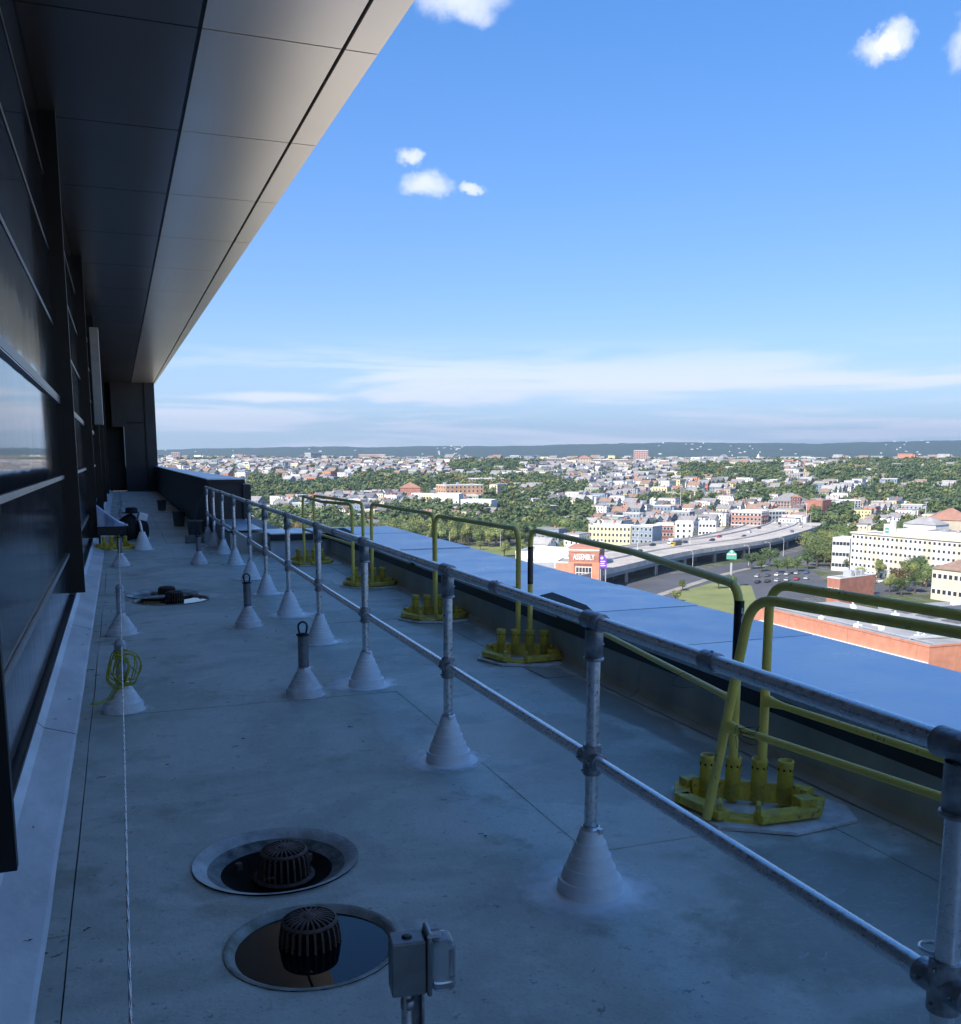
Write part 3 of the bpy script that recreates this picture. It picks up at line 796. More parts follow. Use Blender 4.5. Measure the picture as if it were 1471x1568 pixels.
def drain(x, y, label, R, water, wz, off=(0, 0), dz=-.05, cap=False):
    t = thing('roof_drain', label, 'roof drain', (x, y, 0), 0, 'domed iron roof drains in the deck')
    mb = MB()
    if water:
        mb.lathe([(R + .016, .006), (R + .004, .009), (R - .008, .002), (R - .024, -.016), (R - .04, -.045), (R * .5, -.085), (.02, -.095)], n=56)
        build('bowl', mb, [MT['bowl_rim']], t)
        mb = MB(); mb.lathe([(R - .0, wz), (.001, wz)], n=56, smooth=False); build('water', mb, MT['water'], t)
    else:
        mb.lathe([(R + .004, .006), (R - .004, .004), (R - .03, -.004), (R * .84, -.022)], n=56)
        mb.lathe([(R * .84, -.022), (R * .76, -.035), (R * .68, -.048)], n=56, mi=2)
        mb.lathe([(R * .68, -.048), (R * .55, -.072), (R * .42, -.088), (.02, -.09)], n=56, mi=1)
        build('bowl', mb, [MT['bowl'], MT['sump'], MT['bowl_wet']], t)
    d = link('dome_strainer', ring_me, t, (off[0], off[1], dz), rz=rnd.uniform(0, 1)); 
    d.name = 'base_ring'
    for k in range(24):
        a = 2 * PI * k / 24
        link('slat', slat_me, t, (off[0], off[1], dz), rz=a)
        link('top_bar', topbar_me, t, (off[0], off[1], dz), rz=a)
    link('hub', hub_me, t, (off[0], off[1], dz)); link('shoulder_ring', band_me, t, (off[0], off[1], dz)); link('inner_screen', core_me, t, (off[0], off[1], dz))
    if cap:
        for a in (.5, 2.6): 
            mb = MB(); mb.tube([(math.cos(a) * .17, math.sin(a) * .17, -.06), (math.cos(a) * .17, math.sin(a) * .17, -.03)], .014, 8); build('clamp_bolt', mb, MT['rust'], t)
    return t


drain(.54, 3.10, 'rusty domed drain standing in a round pool of water, nearest to the camera', .285, True, -.014, (0.0, .06), -.052)
drain(.53, 3.86, 'rusty domed drain in a dry black dish, just beyond the water-filled one', .335, False, 0, (.03, .0), -.078, True)
drain(.50, 11.75, 'domed drain in a shining puddle between the anchor rows, in front of its twin', .42, True, -.012, (.03, .02), -.025)
drain(.42, 12.3, 'far domed drain in a flat dark dish behind its puddled twin', .42, False, 0, (.05, 0), -.035)

# ---------------------------------------------------------------- outlet box on its post
t = thing('outlet_post', 'grey weatherproof outlet box with clear cover on a short strut post beside the drains', 'electrical box', (.565, 1.96, 0), -.12)
mb = MB(); mb.box2((-.024, -.02, 0), (-.018, .02, .50)); mb.box2((.018, -.02, 0), (.024, .02, .50)); mb.box2((-.018, .014, 0), (.018, .02, .50)); mb.box((0, 0, .004), (.13, .13, .008)); build('strut', mb, MT['galv_dark'], t, bevel=.001)
mb = MB(); mb.box((-.012, .0, .525), (.078, .062, .128)); build('box_body', mb, MT['box_grey'], t, bevel=.004)
mb = MB(); mb.box((.034, .0, .525), (.012, .074, .138)); build('cover_frame', mb, MT['box_grey'], t, bevel=.005)
mb = MB(); mb.box((.036, 0, .525), (.012, .040, .075)); build('receptacle', mb, MT['bucket'], t, bevel=.003)
for dz in (-.02, .02):
    mb = MB(); mb.box((.045, 0, .525 + dz), (.004, .024, .012)); build('socket', mb, MT['post_pale'], t, bevel=.002)
mb = MB(); mb.box((.068, 0, .521), (.056, .074, .122)); build('clear_cover', mb, MT['clear'], t, bevel=.016, seg=4)
mb = MB(); mb.tube([(.036, -.03, .598), (.036, .03, .598)], .0065, 10); mb.box((.05, -.012, .593), (.03, .016, .008)); mb.box((.05, .016, .593), (.03, .016, .008)); build('hinge', mb, MT['post_pale'], t)
mb = MB(); mb.lathe([(.012, .589), (.012, .5915), (.006, .592)], (-.012, 0, 0), 16, cap=True); build('knockout', mb, MT['dark_steel'], t)
mb = MB(); mb.tube([(-.012, 0, .46), (-.012, 0, .40), (-.012, -.012, .34), (-.012, -.012, 0)], .011, 12); build('conduit', mb, MT['galv'], t)
for z_ in (.43, .36):
    mb = MB(); mb.lathe([(.012, -.012), (.017, -.010), (.017, .010), (.012, .012)], (-.012, -.004, z_), 12); build('conduit_nut', mb, MT['galv_dark'], t)

# ---------------------------------------------------------------- yellow weighted bases and panels
def base_parts():
    P = {}
    # outline of the cast frame
    out = [(-.30, .10), (-.22, .16), (.24, .16), (.33, .06), (.30, -.10), (.06, -.25), (-.10, -.25), (-.29, -.06)]
    P['pad'] = MB().prism([(-.35, .17), (-.2, .25), (.30, .25), (.47, .10), (.50, -.08), (.22, -.31), (-.12, -.32), (-.36, -.1)], 0, .014)
    plate = MB(); fo = [(-.30, .10), (-.29, -.06), (-.10, -.25), (.06, -.25), (.30, -.10), (.33, .06)]; fi = [(-.22, .06), (-.21, -.03), (-.07, -.16), (.04, -.16), (.22, -.05), (.25, .04)]
    for i in range(5): plate.prism([fo[i], fo[i + 1], fi[i + 1], fi[i]], .014, .030)
    P['plate'] = plate
    fr = MB()
    for (a, b) in zip(out, out[1:] + out[:1]):
        a, b = Vector((*a, 0)), Vector((*b, 0)); d = b - a
        if abs(a.y + .25) < .001 and abs(b.y + .25) < .001: continue          # the open notch at the front
        hgt = .05 if (a.y > .15 and b.y > .15) else .04
        fr.box((a + b) / 2 + Vector((0, 0, .026 + hgt / 2)), (d.length + .02, .075 if a.y < .05 or b.y < .05 else .034, hgt), math.atan2(d.y, d.x))
    fr.box((-.0, .02, .075), (.50, .022, .096)); P['frame'] = fr
    so = MB(); so.lathe([(.0, .03), (.029, .03), (.0365, .03), (.0365, .215), (.038, .218), (.038, .236), (.0365, .240), (.030, .240), (.030, .04)], n=24)
    P['socket'] = so
    P['lug'] = MB().box((0, 0, .075), (.085, .075, .085))
    P['notch'] = MB().box((0, 0, .07), (.022, .075, .075))
    return P
BP = base_parts()
BM = {k: v.mesh(n_, MT[m_]) for k, v, n_, m_ in (('pad', BP['pad'], 'ground_pad', 'pad'), ('plate', BP['plate'], 'base_plate', 'yellow_base'), ('frame', BP['frame'], 'cast_frame', 'yellow_base'),
      ('socket', BP['socket'], 'post_socket', 'yellow_base'), ('lug', BP['lug'], 'corner_lug', 'yellow_base'), ('notch', BP['notch'], 'handle_lug', 'yellow_base'))}
hol = MB()
for a in range(4): 
    th = a * PI / 4 - 2.6
    hol.tube([(.037 * math.cos(th), .037 * math.sin(th), .20), (.0385 * math.cos(th), .0385 * math.sin(th), .20)], .0055, 8)
hole_me = hol.mesh('pin_holes', MT['hole'])


def ybase(x, y, rz, label, pad=True):
    t = thing('weighted_stand', label, 'guardrail stand', (x, y, 0), rz, 'yellow weighted bases of the temporary guardrail')
    if pad: link('ground_pad', BM['pad'], t, (rnd.uniform(-.01, .01), rnd.uniform(-.01, .01), .004), rz=rnd.uniform(-.04, .04))
    for n_, k in (('base_plate', 'plate'), ('cast_frame', 'frame')): link(n_, BM[k], t, (0, 0, .004))
    for sx_ in (-.18, -.06, .06, .18):
        s_ = link('post_socket', BM['socket'], t, (sx_, .02, .004)); link('pin_holes', hole_me, s_)
    for p_, r_ in (((-.26, .08, 0), .6), ((.26, .07, 0), -.5), ((.265, -.07, 0), .5)): link('corner_lug', BM['lug'], t, p_, rz=r_).scale = (1, 1, .9)
    for p_ in ((-.115, -.22, 0), (.055, -.22, 0)): link('handle_lug', BM['notch'], t, p_)
    for o in t.children:
        if o.name.split('.')[0] in ('corner_lug', 'cast_frame', 'handle_lug'):
            bv = o.modifiers.new('b', 'BEVEL'); bv.width = .004; bv.segments = 1
    return t


BR = math.atan2(-.57, .82)
ybase(2.72, 3.68, BR, 'yellow weighted guardrail base nearest to the camera, with a leg leaning out of it')
ybase(3.06, 7.22, BR + .1, 'second yellow weighted base along the parapet, holding two upright legs')
ybase(2.98, 9.42, BR + .25, 'third yellow weighted base along the parapet from the near end')
ybase(2.97, 12.15, BR + .2, 'fourth yellow weighted base along the parapet, on its own round pad')
ybase(2.72, 14.95, BR + .3, 'farthest yellow weighted base, rust stained, before the cross parapet')
ybase(-.14, 18.6, .15, 'stored yellow base under the dark box by the wall')
ybase(.16, 20.9, .5, 'stored yellow base behind the one under the dark box')


def bez(p0, p1, p2, n=7):
    return [p0.lerp(p1, i / n).lerp(p1.lerp(p2, i / n), i / n) for i in range(n + 1)]


def ypanel(a, b, label, za=1.07, zb=1.07, kink=None, lean=None, afoot=None, foot=(.05, .05), midz=.56, sleeve=None, both_mid=True):
    """welded tube panel: two legs, a bent top rail, a mid rail; a and b are plan positions of the legs"""
    t = thing('temporary_guardrail', label, 'guardrail', (a[0], a[1], 0), 0, 'yellow tube panels of the temporary guardrail')
    O = Vector((a[0], a[1], 0))
    A0 = Vector((a[0], a[1], foot[0])); B0 = Vector((b[0], b[1], foot[1]))
    A1 = Vector((a[0], a[1], za)); B1 = Vector((b[0], b[1], zb))
    if lean: B0 = Vector(lean)
    if afoot: A0 = Vector(afoot)
    r = .0215
    d = (B1 - A1).normalized()
    c = .13
    ks = [Vector(k) for k in (kink or [])]
    aud = (A0 - A1).normalized() * c
    pts = [A0, A0.lerp(A1, .5), A1 + aud]
    first = ks[0] if ks else B1
    pts += bez(A1 + aud, A1, A1 + (first - A1).normalized() * c)[1:]
    for k in ks:
        pr_ = pts[-1]; nx_ = B1
        pts += bez(k - (k - pr_).normalized() * .05, k, k + (nx_ - k).normalized() * .05, 3)
    ud = (B0 - B1).normalized()
    last = ks[-1] if ks else A1
    pts += bez(B1 + (last - B1).normalized() * c, B1, B1 + ud * c)
    pts += [B1.lerp(B0, .6), B0]
    mb = MB(); mb.tube([p - O for p in pts], r, 16); build('tube_frame', mb, MT['yellow'], t)
    m0 = A0.lerp(A1, (midz - A0.z) / (A1.z - A0.z)); m1 = B0.lerp(B1, (midz - B0.z) / (B1.z - B0.z))
    dd = (m1 - m0).normalized()
    mb = MB(); mb.tube([p - O for p in (m0 + dd * .015, m0 + dd * .05, m0 + dd * .13, m1 - dd * .13, m1 - dd * .05, m1 - dd * .015)], [.030, .024, .0165, .0165, .024, .030], 14)
    build('mid_rail', mb, MT['yellow'], t)
    return t, O


# far pair, then along to the near pair
ypanel((2.80, 14.92), (2.95, 12.32), 'yellow tube panel at the far end of the row, outer one of the pair')
ypanel((2.62, 14.85), (2.74, 12.02), 'yellow tube panel at the far end of the row, inner one with a drooping top', kink=[(2.60, 13.3, 1.05)], foot=(.05, .012))
ypanel((2.99, 12.02), (3.06, 9.60), 'yellow tube panel standing between the third and fourth bases')
ypanel((3.00, 9.38), (3.08, 7.36), 'yellow tube panel standing between the second and third bases', kink=[(3.10, 7.95, 1.062)])
p4, O4 = ypanel((3.15, 7.27), (2.675, 3.725), 'long yellow tube panel with black sleeves on both legs, between the first two bases', kink=[(3.0, 5.3, 1.07)], midz=.52)
ypanel((2.79, 3.655), (2.99, 1.15), 'near yellow tube panel standing upright in the first base', za=1.085, zb=1.085, midz=.53)
ypanel((2.43, 3.30), (2.85, .95), 'near yellow tube panel leaning in front of the first base', za=1.085, zb=1.08, midz=.5, afoot=tuple(onz(1082, 1252, .035)))
# black sleeves
mb = MB(); mb.tube([(0, 0, .62), (0, 0, .93)], .0235, 18); sl = build('black_sleeve', mb, MT['black_vinyl'], p4)
for k in range(5):
    th = -2.4 + k * .42
    mb = MB(); 
    for q in range(2):
        a0 = th + q * .12
        mb.add([(.0239 * math.cos(a0), .0239 * math.sin(a0), .635), (.0239 * math.cos(a0 + .07), .0239 * math.sin(a0 + .07), .635), (.0239 * math.cos(a0 + .07), .0239 * math.sin(a0 + .07), .915), (.0239 * math.cos(a0), .0239 * math.sin(a0), .915)], [(0, 1, 2, 3)])
    build('printed_stripe', mb, MT['tan_print'], sl)
off = Vector((2.675, 3.725, 0)) - O4
mb = MB(); mb.tube([(0, 0, .64), (0, 0, 1.0)], .0235, 18); sl2 = build('black_sleeve', mb, MT['black_vinyl'], p4, off)


def text_mesh(s, size, extrude=.0, align='CENTER', bold=0.0, sx_=1.0):
    cu = bpy.data.curves.new('t', 'FONT'); cu.body = s; cu.size = size; cu.extrude = extrude; cu.align_x = align; cu.align_y = 'CENTER'; cu.offset = bold
    cu.resolution_u = 3
    o = bpy.data.objects.new('t', cu); COL.objects.link(o)
    bpy.context.view_layer.update()
    dg = bpy.context.evaluated_depsgraph_get()
    me = bpy.data.meshes.new_from_object(o.evaluated_get(dg))
    bpy.data.objects.remove(o)
    for v in me.vertices: v.co.x *= sx_
    return me


# lettering wrapped round the sleeve, reading downwards
me = text_mesh('SOLID-11', .042, 0, bold=.001)
for v in me.vertices:
    u, w = v.co.x * 1.75, v.co.y
    th = -1.15 + w / .0240                                # faces the camera's right-hand side of the pipe
    v.co = Vector((.0241 * math.cos(th), .0241 * math.sin(th), .82 - u))
me.materials.append(MT['white_print'])
o = link('lettering', me, sl2)

# wire ties on the leaning leg
mb = MB(); rr = random.Random(2)
for k in range(5):
    c = Vector((0, 0, rr.uniform(-.03, .03))); R_ = rr.uniform(.026, .034); ti = rr.uniform(-.6, .6)
    mb.tube([c + Vector((R_ * math.cos(a), R_ * 1.5 * math.sin(a), R_ * math.sin(a) * ti)) for a in [i * 2 * PI / 14 for i in range(14)]], .0014, 4, closed=True)
for k in range(4):
    a = rr.uniform(0, 6); mb.tube([(0.025 * math.cos(a), .03 * math.sin(a), 0), (.05 * math.cos(a), .05 * math.sin(a), rr.uniform(-.03, .04)), (.055 * math.cos(a + .5), .06 * math.sin(a + .5), rr.uniform(-.06, .05))], .0012, 4)
tie = build('wire_tie', mb, MT['dark_steel'], None, (2.44, 3.30, .50)); tag(tie, 'twist of thin dark wire tied round the leaning yellow leg', 'wire')
mb = MB(); mb.tube([(0, .03, .01), (-.03, .06, .03), (-.07, .08, .0), (-.09, .06, -.035), (-.05, .02, -.04), (0, 0, -.035)], .0014, 4)
tag(build('loose_wire', mb, MT['dark_steel'], None, (2.66, 4.05, .55)), 'loose end of dark wire sticking out from the mid rail near the parapet', 'wire')

# ---------------------------------------------------------------- clutter
mb = MB()
pts = [tuple(onz(x, y, ZC + .02).xy) for x, y in ((826, 912), (845, 907), (862, 913), (898, 927), (912, 940), (880, 938), (850, 928))]
mb.prism(pts, ZC + .002, ZC + .022)
tag(build('folded_mat', mb, MT['black_cloth'], bevel=.006), 'folded black mat lying on the coping beside the second yellow base', 'mat')
mb = MB(); mb.prism([tuple(onz(x, y, ZC + .02).xy) for x, y in ((514, 809), (526, 808), (542, 815), (534, 817))], ZC + .002, ZC + .02)
tag(build('folded_mat', mb, MT['black_cloth'], bevel=.006), 'black sheet scrap lying on the coping near the far yellow panels', 'mat')

t = thing('storage_box', 'low dark box by the wall draped with a blue plastic sheet', 'box', (-.18, 18.9, 0))
mb = MB(); mb.box((0, .1, .33), (.50, .5, .16)); mb.box((-.22, -.1, .14), (.03, .03, .26)); mb.box((.22, -.1, .14), (.03, .03, .26)); mb.box((-.22, .3, .14), (.03, .03, .26)); mb.box((.22, .3, .14), (.03, .03, .26)); build('box_body', mb, MT['wood_box'], t, bevel=.008)
g = 14; vs = []
for j in range(g + 1):
    for i in range(g + 1):
        u, v = i / g, j / g
        z = .42 + (1 - u) ** 1.3 * .40 * (1 - .25 * v) + .02 * noise.noise(Vector((u * 9, v * 3, 2)))
        vs.append((-.24 + .52 * u, -.17 + .55 * v + .02 * math.sin(u * 9), z if v > 0.01 else .42 + (z - .42) * .9))
fs = [(j * (g + 1) + i, j * (g + 1) + i + 1, (j + 1) * (g + 1) + i + 1, (j + 1) * (g + 1) + i) for j in range(g) for i in range(g)]
mb = MB(); mb.add(vs, fs, 0, True)
fr_ = [vs[i] for i in range(g + 1)]
mb.add(fr_ + [(x, y - .01 - .015 * (k % 3), .415) for k, (x, y, z) in enumerate(fr_)], [(i, g + 1 + i, g + 2 + i, i + 1) for i in range(g)], 0, True)
mb.add([vs[-1], vs[g], (.30, -.2, .10), (.30, .36, .10)], [(0, 1, 2, 3)], 0, False)
build('plastic_sheet', mb, MT['tarp'], t)
t = thing('tool_bag', 'black lumpy bag slumped behind the dark box at the wall', 'bag', (.12, 20.6, 0))
mb = MB()
def lump(mb, c, s, seed, n=18, k=10, amp=.18):
    pr_ = []
    for i in range(k + 1):
        for j in range(n):
            th, ph_ = 2 * PI * j / n, PI * i / k
            d = Vector((math.sin(ph_) * math.cos(th), math.sin(ph_) * math.sin(th), math.cos(ph_)))
            q = 1 + amp * noise.noise(d * 1.6 + Vector((seed, 0, 0)))
            pr_.append((c[0] + d.x * s[0] * q, c[1] + d.y * s[1] * q, c[2] + d.z * s[2] * q))
    mb.add(pr_, [(i * n + j, (i + 1) * n + j, (i + 1) * n + (j + 1) % n, i * n + (j + 1) % n) for i in range(k) for j in range(n)], 0, True)
lump(mb, (0, 0, .26), (.22, .2, .27), 3); lump(mb, (.26, -.1, .22), (.13, .14, .22), 9); build('bag_body', mb, MT['black_cloth'], t)
mb = MB(); mb.lathe([(.2, 0), (.21, .01), (.12, .02), (.115, .09), (.09, .11)], (.07, 0, .55), 20, cap=True); build('lid', mb, MT['black_cloth'], t)
def bucket(x, y, label, r=.14, h=.32, block=False):
    t = thing('bucket', label, 'bucket', (x, y, 0), 0, 'buckets standing in the shade of the tall parapet')
    mb = MB(); mb.lathe([(r * .8, .0), (r, h), (r + .012, h), (r + .012, h - .02), (r + .003, h - .02)], n=22); mb.lathe([(r, h - .01), (.001, h - .015)], n=22); build('bucket_body', mb, MT['bucket'], t)
    mb = MB(); mb.tube([(r * math.cos(a), -.03 - .04 * math.sin(a), h - .03 - r * .7 * math.sin(a)) for a in [PI * i / 10 for i in range(11)]], .003, 5); build('handle', mb, MT['dark_steel'], t)
mb = MB(); mb.box((1.32, 19.6, .07), (.34, .3, .14)); tag(build('concrete_block', mb, MT['block'], bevel=.01), 'pale block on the deck beside the last guardrail post', 'block')
o = bucket(1.36, 20.0, 'grey bucket behind the pale block at the last guardrail post', .15, .42)
bucket(1.3, 24.5, 'dim bucket in the shade against the tall parapet, second from the guardrail', .15, .36)
bucket(1.2, 32, 'small dim bucket against the tall parapet towards the end wall', .14, .32)
t = thing('spare_outlet_post', 'coned post carrying a crooked pale outlet box, left of the middle anchors', 'electrical box', (.33, 18.4, 0))
link('flashing_cone', cone_me, t, (0, 0, .003)).scale = (1.25, 1.25, 1.3)
mb = MB(); mb.tube([(0, 0, .3), (-.02, 0, .45), (-.04, 0, .55)], .022, 12); build('post', mb, MT['galv'], t)
mb = MB(); mb.box((.03, 0, .60), (.15, .1, .13), M=Matrix.Rotation(.3, 3, 'Y')); build('box_body', mb, MT['cone'], t, bevel=.01)
mb = MB(); mb.box((-.06, 0, .60), (.03, .09, .14), M=Matrix.Rotation(.3, 3, 'Y')); build('back_plate', mb, MT['bucket'], t)
mb = MB(); mb.tube([(1.35, 19.3, .02), (1.28, 19.5, .3), (1.45, 20.0, .75), (1.62, 20.14, 1.03)], .006, 6); tag(build('hanging_hose', mb, MT['black_vinyl']), 'thin black hose hanging from the far end of the guardrail', 'hose')
# wind-blown twigs and dead leaves by the wall
mb = MB(); rr = random.Random(11)
for k in range(70):
    x, y = rr.uniform(-.46, 1.5), rr.uniform(1.2, 12) ** 1.0
    if rr.random() < .55: x = rr.uniform(-.46, -.15)
    z = deck_h(x, y) + .004 + (max(0, (-.338 - x)) * .33 + .012 if x < -.33 else 0)
    a = rr.uniform(0, 6); l = rr.uniform(.008, .03)
    mb.tube([(x, y, z + .002), (x + l * math.cos(a), y + l * math.sin(a), z + .004), (x + 1.6 * l * math.cos(a + .5), y + 1.6 * l * math.sin(a + .5), z + .002)], rr.uniform(.0008, .0018), 4)
    if rr.random() < .5: mb.add([(x, y, z), (x + .012, y + .002, z + .003), (x + .016, y + .012, z + .001), (x + .003, y + .010, z + .004)], [(0, 1, 2, 3)])
tag(build('leaf_litter', mb, MT['rust']), 'scattered twigs and dead leaf bits along the wall flashing', 'litter', kind='stuff')

# ================================================================ THE CITY BELOW
def sstep(a, b, x):
    t = max(0.0, min(1.0, (x - a) / (b - a)))
    return t * t * (3 - 2 * t)


HILL = [(-400, 70), (240, 52), (330, 60), (400, 72), (470, 88), (520, 92), (600, 84), (700, 92), (800, 92), (900, 98), (960, 108), (1060, 118), (1150, 112), (1250, 96), (1330, 110), (1400, 118), (1471, 130), (1600, 120), (2200, 90)]


def px_of(x, y):
    d = Vector((x, y, 0)); q = d.dot(Rv); w = d.dot(Vector((math.sin(YAW), math.cos(YAW), 0)))
    if w <= 0: return 9999 if q > 0 else -9999
    return CX + F_PX / math.cos(PITCH) * q / w


def interp(tab, x):
    if x <= tab[0][0]: return tab[0][1]
    for (a, u), (b, v) in zip(tab, tab[1:]):
        if x <= b: return u + (v - u) * (x - a) / (b - a)
    return tab[-1][1]


def ground(x, y):
    d = math.hypot(x, y)
    h = -55 + 42 * sstep(620, 1650, d)
    if d > 700:
        h += 5 * noise.noise(Vector((x * .0016, y * .0016, 4))) * sstep(700, 1500, d)
    h -= 12 * sstep(2400, 4200, d)
    if d > 4500:
        t = sstep(4800, 8200, d)
        top = interp(HILL, max(-400, min(2200, px_of(x, y))))
        h += t * (top + 25 + 18 * noise.noise(Vector((x * .0009, y * .0009, 1))) + 9 * noise.noise(Vector((x * .004, y * .004, 2))) + 4 * noise.noise(Vector((x * .02, y * .02, 2))))
    return h


def pt(px, d):
    r = ray(px, HZ); r.z = 0; r.normalize()
    return r * d


def zat(px, py, d):
    r = ray(px, py); hl = math.hypot(r.x, r.y)
    return EYE + r.z * d / hl


def cmat(name, col, rough=.8, **k): return mat(name, col, rough, **k)


def ground_mat():
    mt, nt, b = new_mat('mixed_city_ground')
    N, L = nt.nodes, nt.links
    geo = N.new('ShaderNodeNewGeometry'); P = geo.outputs['Position']
    def nz(s, det=4, r=.6):
        n = N.new('ShaderNodeTexNoise'); L.new(P, n.inputs['Vector']); n.inputs['Scale'].default_value = s; n.inputs['Detail'].default_value = det; n.inputs['Roughness'].default_value = r
        return n.outputs[0]
    def cr(v, stops):
        n = N.new('ShaderNodeValToRGB'); L.new(v, n.inputs[0]); e = n.color_ramp.elements
        while len(e) < len(stops): e.new(.5)
        for q, (p, c) in zip(e, stops): q.position = p; q.color = (*c, 1)
        return n.outputs[0]
    c1 = cr(nz(.018, 5), [(.36, (.06, .085, .03)), (.47, (.10, .12, .045)), (.52, (.17, .165, .15)), (.6, (.13, .13, .125)), (.68, (.20, .19, .17))])
    c2 = cr(nz(.004, 5), [(.4, (.045, .07, .025)), (.6, (.055, .085, .03))])
    ln = N.new('ShaderNodeVectorMath'); ln.operation = 'LENGTH'; L.new(P, ln.inputs[0])
    mr = N.new('ShaderNodeMapRange'); L.new(ln.outputs['Value'], mr.inputs[0]); mr.inputs[1].default_value = 3000; mr.inputs[2].default_value = 5200
    mx = N.new('ShaderNodeMixRGB'); L.new(mr.outputs[0], mx.inputs[0]); L.new(c1, mx.inputs[1]); L.new(c2, mx.inputs[2])
    L.new(mx.outputs[0], b.inputs['Base Color']); b.inputs['Roughness'].default_value = .9
    bp = N.new('ShaderNodeBump'); bp.inputs['Strength'].default_value = .9; bp.inputs['Distance'].default_value = 14
    n = nz(.03, 6, .75); L.new(n, bp.inputs['Height'])
    L.new(bp.outputs[0], b.inputs['Normal'])
    return mt


rs = [0.5, 60, 120, 180, 240, 300, 350] + [400 + 50 * i for i in range(52)] + [3000 + 100 * i for i in range(20)] + [5000 + 130 * i for i in range(30)] + [9500, 11000, 13000]
azs = []
a = -180.0
while a < 180: 
    azs.append(a); a += .22 if -6 < a < 54 else 3.0
V, Fq = [], []
for r in rs:
    for a in azs:
        ar = math.radians(a); x, y = r * math.sin(ar), r * math.cos(ar)
        z = ground(x, y)
        if r > 9000: z -= (r - 9000) * .03
        V.append((x, y, z))
na = len(azs)
for i in range(len(rs) - 1):
    for j in range(na): Fq.append((i * na + j, (i + 1) * na + j, (i + 1) * na + (j + 1) % na, i * na + (j + 1) % na))
mb = MB(); mb.add(V, Fq, 0, True)
tag(build('ground', mb, ground_mat()), kind='structure')

CM = {
    'bounce_plaza': cmat('bounce_concrete_paving', (.56, .52, .46), var=.2, scale=.05),
    'asphalt': cmat('asphalt', (.10, .10, .105), var=.25, scale=.05), 'concrete': cmat('road_concrete', (.52, .46, .39), var=.25, scale=.06),
    'barrier': cmat('barrier_concrete', (.50, .48, .45), var=.2, scale=.3), 'mark': cmat('road_paint', (.75, .75, .72), var=.1),
    'steel_blue': cmat('viaduct_girder', (.20, .24, .28), var=.2, scale=.1), 'pier': cmat('viaduct_pier', (.30, .29, .27), var=.2, scale=.2),
    'grass': cmat('mown_grass', (.27, .27, .09), col2=(.14, .18, .05), scale=.05), 'dirt': cmat('bare_lot', (.34, .30, .25), var=.3, scale=.05),
    'brick': cmat('red_brick', (.40, .17, .12), var=.25, scale=.5, bump=.2, bscale=4), 'brick_pale': cmat('salmon_brick', (.56, .24, .15), var=.2, scale=.4),
    'brick_orange': cmat('orange_brick', (.52, .30, .17), var=.2, scale=.4), 'brick_dark': cmat('dark_brick', (.20, .08, .07), var=.2, scale=.4),
    'brown': cmat('brown_brick', (.24, .16, .11), var=.2, scale=.4), 'white': cmat('white_render', (.82, .79, .75), var=.12, scale=.2),
    'cream': cmat('cream_render', (.70, .62, .46), var=.1, scale=.2), 'yellow_w': cmat('yellow_stucco', (.68, .60, .33), var=.12, scale=.2),
    'grey_w': cmat('grey_siding', (.33, .35, .37), var=.15, scale=.2), 'blue_w': cmat('slate_blue_siding', (.22, .28, .35), var=.15, scale=.2),
    'tan_w': cmat('tan_siding', (.46, .40, .31), var=.15, scale=.2), 'pink_w': cmat('pink_brick', (.46, .27, .24), var=.1, scale=.2),
    'palegrey_w': cmat('pale_grey_siding', (.66, .66, .66), var=.1, scale=.2), 'green_w': cmat('sage_siding', (.34, .40, .32), var=.1, scale=.2),
    'roof_grey': cmat('grey_flat_roof', (.38, .37, .36), var=.25, scale=.12), 'roof_dark': cmat('dark_shingles', (.14, .14, .15), var=.3, scale=.4),
    'roof_mid': cmat('grey_shingles', (.27, .26, .26), var=.3, scale=.4), 'roof_brown': cmat('brown_shingles', (.30, .20, .15), var=.3, scale=.4),
    'roof_white': cmat('white_flat_roof', (.70, .69, .67), var=.12, scale=.2), 'roof_red': cmat('terracotta_roof', (.38, .20, .14), var=.2, scale=.3),
    'pane': mat('far_window_glass', (.035, .045, .06), .15, var=.3, spec=.7), 'trim': cmat('white_trim', (.75, .74, .71), var=.08),
    'purple': cmat('purple_sign_face', (.18, .05, .42), .4, var=.1), 'green_sign': cmat('green_sign_face', (.10, .33, .25), .4, var=.1),
    'hvac': cmat('rooftop_plant_metal', (.52, .53, .54), .45, metal=.3, var=.2), 'bark': cmat('bark', (.09, .07, .05), var=.3, scale=3),
    'lamp': cmat('pale_lamp_metal', (.62, .62, .60), .5, var=.1), 'fence': cmat('orange_fence', (.60, .28, .14), var=.1),
}

RES = []                                                   # places kept clear of random houses and trees: (polygon)


def in_poly(x, y, P):
    c = False; j = len(P) - 1
    for i in range(len(P)):
        if (P[i][1] > y) != (P[j][1] > y) and x < (P[j][0] - P[i][0]) * (y - P[i][1]) / (P[j][1] - P[i][1]) + P[i][0]: c = not c
        j = i
    return c


